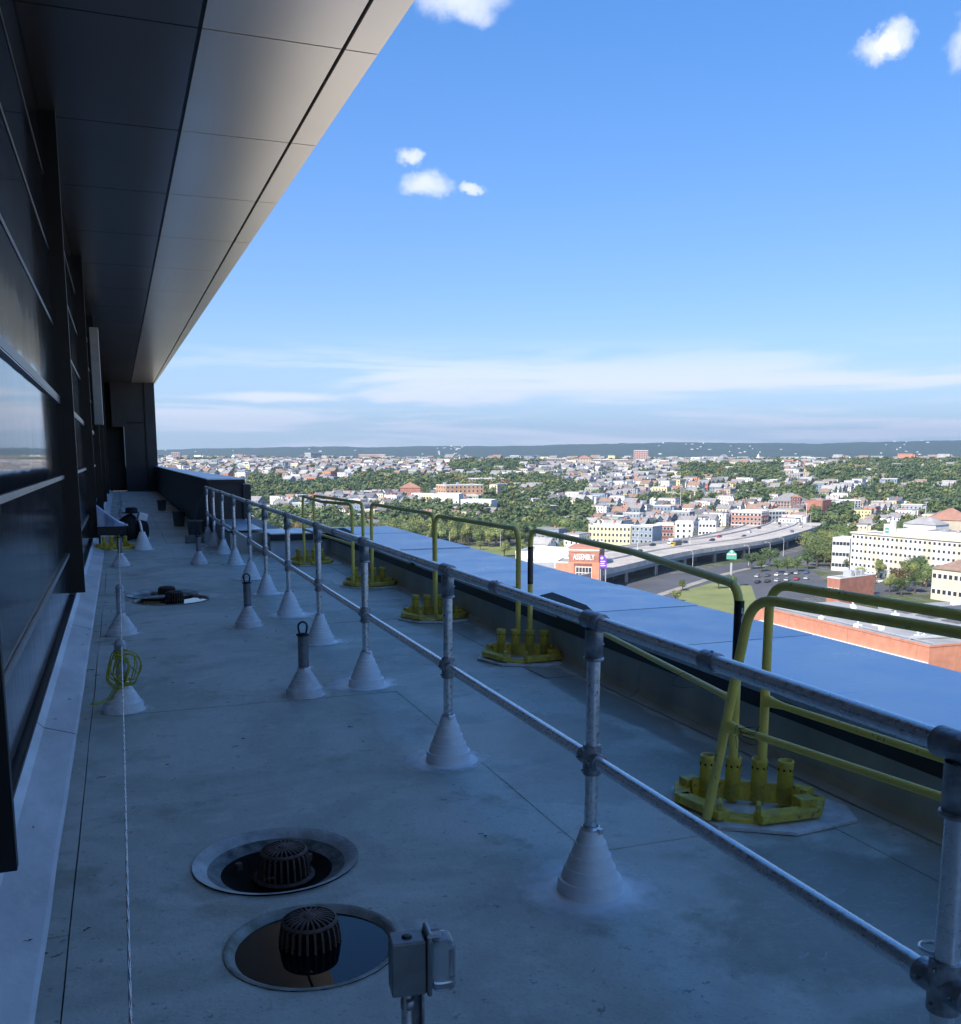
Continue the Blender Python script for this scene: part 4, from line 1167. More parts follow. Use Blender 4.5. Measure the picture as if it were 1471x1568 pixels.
# ---------------------------------------------------------------- buildings
def bldg(name, label, cat, A, B, depth, h, wall, roof, rows=0, cols=0, side_cols=0, win=(1.5, 1.7), pitched=False, parapet=.6, plant=0, base=None, z=None, trim=True, sink=6, pane='pane', group=None, bands=None, reserve=3):
    """A -> B is the foot of the wall that faces the camera (plan points), left to right"""
    A, B = Vector((A[0], A[1], 0)), Vector((B[0], B[1], 0))
    u = (B - A); L = u.length; u.normalize()
    n = Vector((-u.y, u.x, 0))
    if n.dot(A) < 0: n = -n                                 # away from the camera
    zg = ground(*(A.lerp(B, .5) + n * depth / 2).xy) if z is None else z
    t = thing(name, label, cat, (A.x, A.y, zg), math.atan2(u.y, u.x), group)
    w = MB(); w.box2((0, 0, -sink), (L, depth, h)); build('wall', w, CM[wall], t)
    if bands:
        mb = MB()
        for zz in bands: mb.box2((-.12, -.12, zz), (L + .12, depth + .12, zz + .5))
        build('band_course', mb, CM['trim'], t)
    r = MB()
    if pitched:
        o = .6; zt_ = h + min(L, depth) * .28
        if L >= depth:
            vs = [(-o, -o, h), (L + o, -o, h), (L + o, depth + o, h), (-o, depth + o, h), (depth * .5, depth / 2, zt_), (L - depth * .5, depth / 2, zt_)]
            fs = [(0, 1, 5, 4), (2, 3, 4, 5), (1, 2, 5), (3, 0, 4), (3, 2, 1, 0)]
        else:
            vs = [(-o, -o, h), (L + o, -o, h), (L + o, depth + o, h), (-o, depth + o, h), (L / 2, L * .5, zt_), (L / 2, depth - L * .5, zt_)]
            fs = [(0, 1, 4), (1, 2, 5, 4), (2, 3, 5), (3, 0, 4, 5), (3, 2, 1, 0)]
        r.add(vs, fs)
    else:
        r.box2((.35, .35, h - .1), (L - .35, depth - .35, h + .12))
    build('roof', r, CM[roof], t)
    if parapet and not pitched:
        p = MB(); q = .35
        p.box2((-.08, -.08, h), (L + .08, q, h + parapet)); p.box2((-.08, depth - q, h), (L + .08, depth + .08, h + parapet)); p.box2((-.08, q, h), (q, depth - q, h + parapet)); p.box2((L - q, q, h), (L + .08, depth - q, h + parapet))
        build('roof_edge', p, CM['trim' if trim else wall], t)
    if rows:
        mw, mf = MB(), MB(); fh = h / rows
        def place(o, d, nn, ln, nc):
            for i in range(nc):
                for j in range(rows):
                    cx_ = (i + .5) * ln / nc; cz = (j + .55) * fh
                    c = o + d * cx_ + nn * .05 + Vector((0, 0, cz))
                    M_ = Matrix.Rotation(math.atan2(d.y, d.x), 3, 'Z')
                    mf.box(c - nn * .03, (win[0] + .3, .12, win[1] + .3), M=M_); mw.box(c + nn * .02, (win[0], .12, win[1]), M=M_)
        place(Vector((0, 0, 0)), Vector((1, 0, 0)), Vector((0, -1, 0)), L, cols)
        if side_cols:
            place(Vector((0, depth, 0)), Vector((0, -1, 0)), Vector((-1, 0, 0)), depth, side_cols)
            place(Vector((L, 0, 0)), Vector((0, 1, 0)), Vector((1, 0, 0)), depth, side_cols)
        f = tag(build('window_frame', mf, CM['trim' if trim else 'grey_w'], t), kind='stuff')
        tag(build('window', mw, CM[pane], t), kind='stuff')
    rr = random.Random(len(label) * 7 + int(abs(A.x)))
    for k in range(plant):
        px_, py_ = rr.uniform(.1, .85) * L, rr.uniform(.25, .8) * depth; sz = (rr.uniform(1.5, 4), rr.uniform(1.5, 3), rr.uniform(1, 2.4))
        mb = MB(); mb.box((px_, py_, h + sz[2] / 2 + .12), sz); mb.box((px_, py_, h + sz[2] + .2), (sz[0] * .6, sz[1] * .6, .3)); build('rooftop_unit', mb, CM['hvac'], t)
    if reserve is not None:
        e = reserve
        RES.append([tuple((A - u * e - n * e).xy), tuple((B + u * e - n * e).xy), tuple((B + u * e + n * (depth + e)).xy), tuple((A - u * e + n * (depth + e)).xy)])
    return t, L, zg


def bpx(name, label, cat, px0, px1, ytop, d0, d1, depth, wall, roof, **k):
    A, B = pt(px0, d0), pt(px1, d1)
    zg = ground(*A.lerp(B, .5).xy)
    h = zat((px0 + px1) / 2, ytop, (d0 + d1) / 2) - zg
    return bldg(name, label, cat, A, B, depth, max(3, h), wall, roof, z=zg, **k)


# the brick cinema block with its sign
t, L, zg = bpx('brick_building', 'red brick corner block with white ASSEMBLY lettering and a cornice', 'building', 873, 920, 843, 402, 400, 16, 'brick', 'roof_grey', parapet=.8, sink=2)
H_ = zat(896, 843, 401) - zg
mb = MB()
for z0, z1, e in ((H_ + .8, H_ + 1.3, .45), (H_ - .7, H_ - .3, .25), (H_ - 5.4, H_ - 4.9, .3)): mb.box2((-e, -e, z0), (L + e, 16 + e, z1))
build('cornice', mb, CM['brick_pale'], t)
mb = MB(); mb.box2((-.3, -.4, -1), (2.2, 0, H_ - 5.4)); mb.box2((L - 2.8, -.4, -1), (L + .3, 0, H_ - 5.4)); build('corner_pier', mb, CM['brick_pale'], t)
me = text_mesh('ASSEMBLY', 3.3, .12, bold=.06, sx_=.60); me.materials.append(CM['trim']); 
o = link('sign_lettering', me, t, (L / 2, -.22, H_ - 2.85), rot=(PI / 2, 0, 0))
mb = MB(); mb.box2((L / 2 - 3.4, -.12, H_ - 11.8), (L / 2 + 3.4, .05, H_ - 6.8)); build('window_frame', mb, CM['trim'], t)
for i in range(5):
    for j in range(2):
        mb = MB(); mb.box((L / 2 - 2.65 + i * 1.32, -.16, H_ - 10.5 + j * 2.4), (1.1, .1, 2.1)); build('pane', mb, CM['pane'], t)
mb = MB(); mb.box2((2.2, -.2, H_ - 6.2), (L - 2.8, .02, H_ - 5.4)); build('lintel', mb, CM['brick_dark'], t)
bpx('brick_wing', 'low brick wing running left from the lettered brick block', 'building', 852, 872.5, 862, 404, 403, 18, 'brick_pale', 'roof_grey', parapet=.5, sink=2)
bpx('retail_shed', 'long white roofed shed left of the lettered brick block', 'building', 790, 872, 849, 432, 424, 26, 'white', 'roof_white', parapet=1.2, sink=2)
bpx('retail_shed', 'grey walled shed in front of the long white roofed one', 'building', 800, 851, 861, 404, 405, 14, 'grey_w', 'roof_white', parapet=.5, sink=2)
bpx('brick_wing', 'small brick rooftop block behind the lettered brick block', 'building', 893, 925, 833, 440, 440, 10, 'brick', 'roof_red', parapet=.5, sink=2)
# purple sign
zt_ = zat(924, 850, 396); A = pt(921, 396)
t = thing('purple_sign', 'tall purple rounded sign panel with white print right of the lettered brick block', 'sign', (A.x, A.y, zt_ - 5.5), -YAW - .12)
mb = MB(); pts_ = [(0, 0), (0, 5.4), (.9, 5.6), (1.9, 5.2), (2.6, 4.4), (2.9, 3.2), (2.9, 0)]
mb.add([(x, -.15, z) for x, z in pts_] + [(x, .15, z) for x, z in pts_], [tuple(range(7)), tuple(range(13, 6, -1))] + [(i + 7, (i + 1) % 7 + 7, (i + 1) % 7, i) for i in range(7)]); build('sign_panel', mb, CM['purple'], t)
mb = MB(); mb.lathe([(.55, 0), (.001, 0)], n=16); o = build('round_emblem', mb, CM['trim'], t); o.location = (.9, -.18, 4.3); o.rotation_euler = (PI / 2, 0, 0)
for k, w in enumerate((1.9, 1.6, 2.0)):
    mb = MB(); mb.box2((.35, -.18, 2.7 - k * .85), (.35 + w, -.155, 3.1 - k * .85)); build('print_line', mb, CM['trim'], t)
mb = MB(); mb.box2((.2, .16, -20), (.6, .5, 5)); mb.box2((2.3, .16, -20), (2.7, .5, 4)); build('sign_post', mb, CM['grey_w'], t)
# green crest-shaped sign
A = pt(1126, 425); z0 = zat(1128, 862, 425)
t = thing('green_sign', 'green crest-shaped pylon sign standing in front of the viaduct', 'sign', (A.x, A.y, z0), -YAW - .25)
mb = MB(); pts_ = [(-2.1, 1.5), (-2.1, 4.0), (-1.4, 4.4), (-.8, 5.2), (0, 5.7), (.8, 5.2), (1.4, 4.4), (2.1, 4.0), (2.1, 1.5)]; k_ = len(pts_)
mb.add([(x, -.2, z) for x, z in pts_] + [(x, .2, z) for x, z in pts_], [tuple(range(k_ - 1, -1, -1)), tuple(range(k_, 2 * k_))] + [(i, (i + 1) % k_, (i + 1) % k_ + k_, i + k_) for i in range(k_)]); build('sign_panel', mb, CM['green_sign'], t)
mb = MB(); mb.box2((-1.7, -.26, 3.4), (1.7, -.21, 3.9)); mb.box2((-.4, -.26, 4.5), (.4, -.21, 5.2)); build('print_line', mb, CM['trim'], t)
mb = MB(); mb.box2((-.4, -.15, -24), (.4, .15, 0)); build('sign_post', mb, CM['grey_w'], t)

# ---------------------------------------------------------------- the big brick warehouse, parallel to our deck
wx0, wy0, wy1 = 194.0, 188.0, 262.0
t = thing('brick_warehouse', 'long flat-roofed warehouse with salmon brick side right below the parapet', 'building', (wx0, wy0, -55))
mb = MB(); mb.box2((0, 0, -1), (34, 74, 8)); build('wall', mb, CM['brick_pale'], t)
mb = MB(); mb.box2((.5, .5, 7.9), (33.5, 73.5, 8.1)); build('roof', mb, CM['roof_grey'], t)
mb = MB(); mb.box2((-.15, -.15, 8), (.45, 74.1, 8.5)); mb.box2((.45, -.15, 8), (34, .45, 8.5)); build('roof_edge', mb, CM['brick_pale'], t)
mb = MB(); mb.box2((-1.6, 0, 3.6), (-.02, 70, 4.0)); build('canopy', mb, CM['trim'], t)
for k in range(3):
    mb = MB(); mb.box2((-.08, 4 + k * 26, -1), (-.02, 4.12 + k * 26, 8)); build('downpipe', mb, CM['brick'], t)
rr = random.Random(4)
for k in range(16):
    x, y = rr.uniform(2, 31), rr.uniform(4, 70)
    mb = MB(); mb.box((x, y, 8.5), (rr.uniform(.8, 1.6), rr.uniform(.8, 2.2), .9)); mb.lathe([(.3, 8.9), (.3, 9.5), (.45, 9.6), (.1, 9.8)], (x, y, 0), 8, cap=True); build('roof_vent', mb, CM['trim'], t)
for y in (10, 30, 46, 60):
    mb = MB(); mb.box((12 + rr.uniform(-2, 14), y, 8.5), (1.3, rr.uniform(3, 7), .8)); build('skylight', mb, CM['roof_white'], t)
mb = MB(); mb.tube([(3, 2, 8.6), (3.4, 40, 8.6), (3.2, 72, 8.6)], .15, 6); mb.tube([(3, 10, 8.6), (14, 8, 8.6), (31, 9, 8.6)], .55, 8); build('roof_pipe', mb, CM['hvac'], t)
RES.append([(186, 150), (300, 150), (300, 246), (232, 246), (232, 268), (186, 268)])
t = thing('dark_warehouse', 'wide dark ribbed roof warehouse behind the salmon brick one', 'building', (228.4, 188, -55), 0)
mb = MB(); mb.box2((0, 0, -1), (120, 55, 7.6)); build('wall', mb, CM['grey_w'], t)
for k in range(11):
    mb = MB(); mb.box2((.2, k * 5 + .04, 7.6), (119.8, k * 5 + 4.96, 7.9 + .6 * (k % 2))); o = build('roof_bay', mb, CM['roof_dark' if k % 2 else 'roof_grey'], t)
mb = MB(); mb.box2((-.2, 55.02, 6.5), (120.2, 55.3, 8.9)); mb.box2((-.3, .02, 7.0), (0, 55, 8.2)); build('roof_edge', mb, CM['grey_w'], t)
for k in range(6):
    mb = MB(); mb.box((12 + k * 17, 52, 8.9), (3, 1.5, 1.4)); build('roof_vent', mb, CM['trim'], t)
RES.append([(222, 180), (352, 180), (352, 246), (222, 246)])
A = onz(1436, 1016, -55)
t = thing('orange_fence', 'orange lattice fence beside the corner of the salmon brick warehouse', 'fence', (186, 168, -55))
for k in range(10):
    mb = MB(); mb.box2((k * 2.6, -.1, 0), (k * 2.6 + .25, .1, 5.5)); build('post', mb, CM['fence'], t)
for k in range(5):
    mb = MB(); mb.box2((0, -.06, .8 + k), (26, .06, 1.0 + k)); build('rail', mb, CM['fence'], t)

# ---------------------------------------------------------------- viaduct
def strip_obj(name, pts_n, pts_f, z, th, mt, parent=None, kind=None):
    mb = MB(); n = len(pts_n); P_ = [Vector((*p, z if not isinstance(z, list) else z[i])) for i, p in enumerate(pts_n)]; Q_ = [Vector((*p, z if not isinstance(z, list) else z[i])) for i, p in enumerate(pts_f)]
    dn = Vector((0, 0, -th))
    vs = P_ + Q_ + [p + dn for p in P_] + [q + dn for q in Q_]
    fs = []
    for i in range(n - 1):
        fs += [(i, i + 1, n + i + 1, n + i), (2 * n + i + 1, 2 * n + i, 3 * n + i, 3 * n + i + 1), (i + 1, i, 2 * n + i, 2 * n + i + 1), (n + i, n + i + 1, 3 * n + i + 1, 3 * n + i)]
    fs += [(0, n, 3 * n, 2 * n), (n - 1, 3 * n - 1, 4 * n - 1, 2 * n - 1)]
    mb.add(vs, fs)
    o = build(name, mb, mt, parent)
    if kind: tag(o, kind=kind)
    return o


near = [(66, 262), (128, 316), (189.7, 363), (273.5, 425.6), (361, 473), (449, 542), (492, 586)]
near = [Vector(p) for p in near]
def offset(pl, w):
    out = []
    for i, p in enumerate(pl):
        t_ = (pl[min(i + 1, len(pl) - 1)] - pl[max(i - 1, 0)]).normalized()
        out.append(p + Vector((-t_.y, t_.x)) * w)
    return out
def spl(pl, m_=6):
    out = []
    for i in range(len(pl) - 1):
        p0, p1, p2, p3 = pl[max(i - 1, 0)], pl[i], pl[i + 1], pl[min(i + 2, len(pl) - 1)]
        for k in range(m_):
            t_ = k / m_
            out.append(.5 * ((2 * p1) + (p2 - p0) * t_ + (2 * p0 - 5 * p1 + 4 * p2 - p3) * t_ * t_ + (3 * p1 - p0 - 3 * p2 + p3) * t_ ** 3))
    return out + [pl[-1]]
near = spl(near)
VZ = -47.0
via = thing('highway_viaduct', 'broad concrete highway viaduct on piers crossing behind the brick block', 'viaduct', (0, 0, 0))
def band_(name, w0, w1, z, th, mt, parent=via, a=0, b=None):
    return strip_obj(name, [tuple(p) for p in offset(near, w0)[a:b]], [tuple(p) for p in offset(near, w1)[a:b]], z, th, mt, parent)
band_('road_deck', 0, 17, VZ, 1.0, CM['concrete']); band_('road_deck', 18.5, 36, VZ + .0, 1.0, CM['concrete'])
band_('parapet', -.5, 0, VZ + 1.0, 2.4, CM['barrier']); band_('parapet', 17, 18.5, VZ + .9, 1.6, CM['barrier']); band_('parapet', 36, 36.6, VZ + 1.0, 1.8, CM['barrier'])
band_('girder', -.1, .5, VZ - 1.4, 1.6, CM['steel_blue']); band_('girder', 16, 17, VZ - 1.0, 1.8, CM['steel_blue']); band_('girder', 30, 31, VZ - 1.0, 1.8, CM['steel_blue'])
for w in (.9, 15.9, 19.4, 34.8): band_('edge_line', w, w + .35, VZ + .02, .015, CM['mark'])
for w in (4.6, 8.3, 12.0, 23.2, 27, 30.8):
    o_ = [offset(near, w), offset(near, w + .3)]
    mb = MB(); L_ = 0
    for i in range(len(near) - 1):
        p, q = o_[0][i], o_[0][i + 1]; l = (q - p).length; s_ = 0
        while s_ + 4 < l:
            a_, b_ = p.lerp(q, s_ / l), p.lerp(q, (s_ + 4) / l); c_, d_ = o_[1][i].lerp(o_[1][i + 1], s_ / l), o_[1][i].lerp(o_[1][i + 1], (s_ + 4) / l)
            mb.add([(*a_, VZ + .02), (*b_, VZ + .02), (*d_, VZ + .02), (*c_, VZ + .02)], [(0, 1, 2, 3)]); s_ += 12
    tag(build('lane_dashes', mb, CM['mark'], via), kind='stuff')
for i in range(4, len(near) - 1, 2):
    for w in (2.5, 14.5, 22, 33):
        p = offset(near, w)[i]; mb = MB(); mb.box2((p.x - .8, p.y - .8, -56), (p.x + .8, p.y + .8, VZ - 1)); build('pier', mb, CM['pier'], via)
    a_, b_ = offset(near, 1)[i], offset(near, 35)[i]; c_ = (a_ + b_) / 2; d_ = b_ - a_
    mb = MB(); mb.box((c_.x, c_.y, VZ - 2.2), (d_.length, 1.6, 1.5), math.atan2(d_.y, d_.x)); build('pier_cap', mb, CM['pier'], via)
# ramps and surface roads beyond
ramp = thing('highway_ramp', 'lower concrete ramp road running beside the far side of the viaduct', 'road')
def rband(name, w0, w1, z, th, mt, a=0, b=None): return strip_obj(name, [tuple(p) for p in offset(near, w0)[a:b]], [tuple(p) for p in offset(near, w1)[a:b]], z, th, mt, ramp)
rz_ = [VZ - 1.0 - 4.0 * sstep(60, 10, i) * 0 for i in range(len(near))]
rband('road_deck', 42, 54, VZ - 2.0, .9, CM['concrete'], 0, None); rband('parapet', 41.5, 42, VZ - 1.0, 1.6, CM['barrier'], 0, None); rband('parapet', 54, 54.5, VZ - 1.0, 1.6, CM['barrier'], 0, None); rband('edge_line', 48, 48.3, VZ - 1.98, .015, CM['mark'], 0, None)
for i in range(3, 30, 3):
    p = offset(near, 48)[i]; mb = MB(); mb.box2((p.x - 1, p.y - 1, -56), (p.x + 1, p.y + 1, VZ - 2.9)); build('pier', mb, CM['pier'], ramp)
def ground_strip(name, pl, w, mt, lift=.06):
    a_, b_ = offset(pl, w / 2), offset(pl, -w / 2)
    mb = MB(); vs = []
    for p, q in zip(a_, b_):
        g_ = max(ground(*p), ground(*q), ground(*((p + q) / 2))) + lift; vs += [(p.x, p.y, g_), (q.x, q.y, g_)]
    mb.add(vs, [(2 * i, 2 * i + 1, 2 * i + 3, 2 * i + 2) for i in range(len(pl) - 1)])
    return tag(build(name, mb, CM[mt]), kind='structure')
ground_strip('road', offset(near, 64), 13, 'asphalt'); ground_strip('road', offset(near, 75), 8, 'concrete', .1)
ground_strip('road', offset(near, -16), 14, 'asphalt', .08)
ground_strip('pavement', offset(near, -26), 4, 'dirt', .2)
nb = offset(near, 80)
RES.append([tuple(p) for p in offset(near, -24)] + [tuple(p) for p in reversed(nb)])
RES.append([(0, 0), (190, 0), (190, 150), (130, 330), (0, 330)])
# open lots and lawns
def patch(name, pxy, mt, lift):
    P_ = [onz(x, y, -55) for x, y in pxy]
    mb = MB(); mb.prism([(p.x, p.y) for p in P_], -55.4, -55 + lift); tag(build(name, mb, CM[mt]), kind='structure')
    RES.append([(p.x, p.y) for p in P_])
patch('paved_lot', [(930, 905), (1010, 880), (1130, 872), (1240, 870), (1280, 905), (1150, 935), (1040, 925)], 'asphalt', .05)
patch('lawn', [(1035, 925), (1045, 905), (1100, 890), (1150, 897), (1160, 925), (1130, 950)], 'grass', .12)
patch('lawn', [(800, 851), (862, 846), (900, 838), (880, 834), (800, 838), (640, 836), (600, 842), (690, 850)], 'grass', .12)
patch('car_park', [(1275, 905), (1290, 882), (1440, 872), (1475, 880), (1400, 905), (1330, 915)], 'asphalt', .09)

mb = MB(); mb.prism([(4.5, -260), (182, -260), (182, 150), (100, 250), (4.5, 255)], -55.3, -54.96); tag(build('bounce_plaza', mb, CM['bounce_plaza']), kind='structure')  # unseen pale paving, added to bounce sunlight up to the soffit
# ---------------------------------------------------------------- hotel
A, B = pt(1311, 500), pt(1500, 463)
zt_ = zat(1330, 818, 497)
t, L, zg = bldg('hotel', 'big white and cream hotel with rows of small windows and a rooftop sign block', 'hotel', A, B, 18, zt_ + 55, 'white', 'roof_grey', rows=6, cols=26, side_cols=4, win=(1.0, 1.05), parapet=.4, z=-55, sink=1, trim=False)
H_ = zt_ + 55
for k, (a_, b_) in enumerate(((.115, .155), (.19, .255), (.375, .46), (.62, .70), (.86, .93))):
    mb = MB(); mb.box2((a_ * L, -.03, 0), (b_ * L, .0, H_)); build('cream_bay', mb, CM['cream'], t)
mb = MB(); mb.box2((-.6, -.7, H_ + .1), (L + .6, .0, H_ + .9)); mb.box2((-.7, -.7, H_ + .1), (-.05, 18.6, H_ + .9)); build('eaves_band', mb, CM['cream'], t)
mb = MB(); mb.box2((14, 5, H_), (17.8, 9, H_ + 5.2)); build('sign_block', mb, CM['white'], t)
mb = MB(); mb.lathe([(1.45, 0), (.001, 0)], n=20); o = build('round_emblem', mb, CM['green_sign'], t); o.location = (15.9, 4.93, H_ + 2.3); o.rotation_euler = (PI / 2, 0, 0)
mb = MB(); mb.box2((14.9, 4.86, H_ + 2.1), (16.9, 4.91, H_ + 2.5)); build('print_line', mb, CM['trim'], t)
mb = MB(); mb.box2((17.8, 4.5, H_), (19.6, 6.5, H_ + 7.2)); mb.box2((18.4, 5, H_ + 7.2), (18.9, 5.4, H_ + 9)); build('stair_tower', mb, CM['palegrey_w'], t)
mb = MB(); mb.box2((19.6, 7, H_), (L - 4, 17, H_ + 3.2)); build('penthouse', mb, CM['white'], t)
mb = MB(); n_ = 10
for k in range(3):
    x0 = 33 + k * 7.2
    vs = []
    for i in range(n_ + 1):
        a_ = PI * i / n_; vs += [(x0 + 3.2 - 3.2 * math.cos(a_), 8, H_ + 1.2 + 2.6 * math.sin(a_)), (x0 + 3.2 - 3.2 * math.cos(a_), 15, H_ + 1.2 + 2.6 * math.sin(a_))]
    mb.add(vs, [(2 * i, 2 * i + 1, 2 * i + 3, 2 * i + 2) for i in range(n_)]); mb.add([vs[2 * i] for i in range(n_ + 1)], [tuple(range(n_ + 1))])
build('barrel_roofs', mb, CM['roof_mid'], t)
bpx('white_annexe', 'low white annexe at the left end of the big hotel', 'building', 1282, 1309, 825, 515, 512, 12, 'palegrey_w', 'roof_white', rows=3, cols=5, parapet=.5, sink=2)
bpx('brick_shop', 'low dark brick building with grey roof below the hotel, left of the car park', 'building', 1277, 1297, 886, 395, 392, 24, 'brick', 'roof_grey', rows=1, cols=2, parapet=.4, plant=3, sink=2)
bpx('tan_house', 'tan walled building with brown hipped roof at the right edge, below the hotel', 'building', 1440, 1500, 874, 425, 415, 14, 'cream', 'roof_brown', rows=2, cols=7, pitched=True, sink=2)
# others, left to right in depth
bpx('yellow_apartments', 'pale yellow three-storey apartment block with white trimmed windows', 'building', 903, 968, 806, 600, 596, 13, 'yellow_w', 'roof_grey', rows=4, cols=11, side_cols=3, win=(1.2, 1.7), parapet=.7, sink=3, plant=2)
bpx('blue_annexe', 'slate blue block joined to the right of the yellow apartments', 'building', 969, 1002, 806, 597, 590, 12, 'blue_w', 'roof_grey', rows=4, cols=5, parapet=.5, sink=3)
bpx('white_block', 'tall plain white block beside the highway, right of the slate blue one', 'building', 1037, 1064, 801, 640, 640, 14, 'white', 'roof_white', rows=4, cols=3, side_cols=3, parapet=.6, sink=8)
bpx('maroon_block', 'dark maroon block with a pale band left of the plain white one', 'building', 1008, 1034, 805, 645, 645, 12, 'brick_dark', 'roof_white', rows=3, cols=5, parapet=1.2, sink=8)
bpx('grey_shop', 'small grey flat-roofed block beside the highway, beyond the plain white one', 'building', 1073, 1100, 800, 700, 700, 12, 'palegrey_w', 'roof_grey', rows=2, cols=5, parapet=.5, sink=8)
bpx('red_white_apartments', 'new red and white apartment block standing over the highway', 'building', 1123, 1170, 785, 760, 752, 16, 'brick', 'roof_white', rows=4, cols=8, side_cols=3, win=(1.8, 1.8), parapet=1.6, bands=(3.6, 11.4), sink=8, plant=3)
bpx('charcoal_apartments', 'charcoal and glass apartment block right of the red and white one', 'building', 1171, 1206, 783, 770, 780, 16, 'blue_w', 'roof_dark', rows=4, cols=7, side_cols=3, win=(2.2, 1.9), sink=8, plant=2)
bpx('brick_mill', 'long dark red brick mill with shallow roof behind the charcoal block', 'building', 1180, 1236, 768, 905, 900, 26, 'brick', 'roof_mid', rows=4, cols=12, side_cols=5, win=(1.6, 2), pitched=True, sink=8)
bpx('brick_tower', 'square brick stair tower with pointed cap on the dark red mill', 'building', 1214, 1229, 761, 898, 898, 9, 'brick_dark', 'roof_red', rows=4, cols=2, pitched=True, sink=8)
bpx('orange_gable_block', 'blank orange-red brick end block at the right of the mill', 'building', 1238, 1263, 767, 855, 850, 20, 'brick', 'roof_grey', rows=0, sink=8, trim=False)
bpx('cream_apartments', 'cream apartment block with red bay right of the blank brick end', 'building', 1266, 1290, 769, 900, 895, 16, 'cream', 'roof_mid', rows=5, cols=5, side_cols=2, sink=8)
bpx('slate_apartments', 'tall slate grey apartment block right of the cream one', 'building', 1291, 1322, 767, 910, 915, 18, 'blue_w', 'roof_mid', rows=5, cols=7, side_cols=3, sink=8)
bpx('long_cream_block', 'long low cream block half hidden in trees above the hotel', 'building', 1345, 1400, 769, 950, 960, 14, 'cream', 'roof_white', rows=2, cols=10, sink=8)
bpx('salmon_roof_block', 'low building with a wide terracotta roof above the hotel at the right edge', 'building', 1425, 1500, 797, 690, 690, 26, 'tan_w', 'roof_red', rows=1, cols=9, pitched=True, sink=8)
bpx('grey_roof_block', 'long pale building with a grey pitched roof behind the hotel sign', 'building', 1390, 1440, 803, 660, 650, 16, 'palegrey_w', 'roof_grey', rows=1, cols=8, pitched=True, sink=8)
bpx('brick_school', 'long red brick school with white parapet in the middle distance above the brick mill', 'building', 1228, 1300, 733, 1420, 1430, 20, 'brick', 'roof_white', rows=3, cols=16, side_cols=3, win=(2.2, 2.2), sink=10)
bpx('pale_school_wing', 'pale centre block of the distant red brick school', 'building', 1256, 1272, 730, 1410, 1410, 12, 'cream', 'roof_white', rows=3, cols=4, win=(2.2, 2.2), sink=10, reserve=0)
bpx('orange_brick_flats', 'orange brick five-storey flats with a dark end wall in the middle distance', 'building', 682, 740, 743, 930, 950, 20, 'brick_orange', 'roof_grey', rows=5, cols=9, side_cols=4, win=(1.8, 1.8), sink=8, plant=3)
bpx('orange_brick_flats', 'second orange brick flats, standing higher just behind the first', 'building', 722, 772, 733, 1130, 1140, 20, 'brick_pale', 'roof_grey', rows=4, cols=10, side_cols=3, win=(1.8, 1.8), sink=8, plant=2)
bpx('red_shed', 'brick shed with red roof left of the orange brick flats', 'building', 612, 643, 747, 1000, 1000, 22, 'brick', 'roof_red', rows=1, cols=5, pitched=True, sink=8)
bpx('yellow_shop', 'small yellow-orange building beside the white low sheds', 'building', 647, 664, 757, 905, 905, 10, 'yellow_w', 'roof_grey', rows=2, cols=4, sink=8)
bpx('white_shed', 'white low commercial shed in front of the orange brick flats', 'building', 661, 702, 757, 890, 885, 22, 'white', 'roof_white', rows=1, cols=6, sink=8)
bpx('white_shed', 'longer flat white shed right of the commercial one', 'building', 705, 752, 766, 860, 850, 16, 'palegrey_w', 'roof_white', rows=1, cols=8, sink=8)
bpx('hilltop_tower', 'pink-brown apartment tower alone on the hilltop', 'building', 970, 992, 690, 1700, 1700, 24, 'pink_w', 'roof_grey', rows=8, cols=6, side_cols=3, win=(2.2, 1.7), sink=12)
bpx('brown_flats', 'brown brick flats with dark windows on the hill left of the tower', 'building', 837, 866, 702, 1540, 1540, 18, 'brown', 'roof_grey', rows=6, cols=7, side_cols=2, win=(2.2, 1.6), sink=12)
bpx('brown_flats', 'long low brown brick block on the hill between the flats and the tower', 'building', 908, 962, 704, 1560, 1560, 18, 'brown', 'roof_grey', rows=4, cols=14, win=(2.2, 1.6), sink=12)
bpx('hill_mansion', 'tan hilltop block with a small cupola', 'building', 884, 905, 702, 1500, 1500, 16, 'tan_w', 'roof_red', rows=4, cols=5, pitched=True, sink=12)
bpx('pink_slab', 'big plain pink-brick slab building in the far distance before the hills', 'building', 549, 590, 696, 2700, 2700, 40, 'pink_w', 'roof_grey', rows=7, cols=12, win=(2.6, 1.4), sink=20)
bpx('far_white_block', 'pair of small white blocks right of the far pink slab', 'building', 608, 626, 702, 2900, 2900, 25, 'white', 'roof_white', rows=4, cols=6, sink=20)
bpx('far_brick_block', 'cluster of reddish towers at the far left beside the end of the roof', 'building', 262, 275, 693, 2300, 2300, 25, 'pink_w', 'roof_grey', rows=8, cols=4, sink=20)
bpx('far_white_block', 'long low white building in front of the far left reddish towers', 'building', 246, 266, 701, 2100, 2100, 20, 'white', 'roof_white', rows=2, cols=7, sink=20)
bpx('red_brick_hall', 'small red brick hall among trees at the left middle distance', 'building', 486, 508, 708, 1900, 1900, 20, 'brick_pale', 'roof_red', rows=3, cols=5, pitched=True, sink=12)
bpx('pale_brown_hall', 'wide brown roofed hall among trees at the left', 'building', 416, 440, 724, 1250, 1250, 20, 'tan_w', 'roof_brown', rows=2, cols=6, pitched=True, sink=10)
bpx('far_purple_block', 'dusky purple brick block in the far right distance', 'building', 1312, 1340, 702, 2500, 2500, 30, 'blue_w', 'roof_grey', rows=5, cols=8, sink=20)
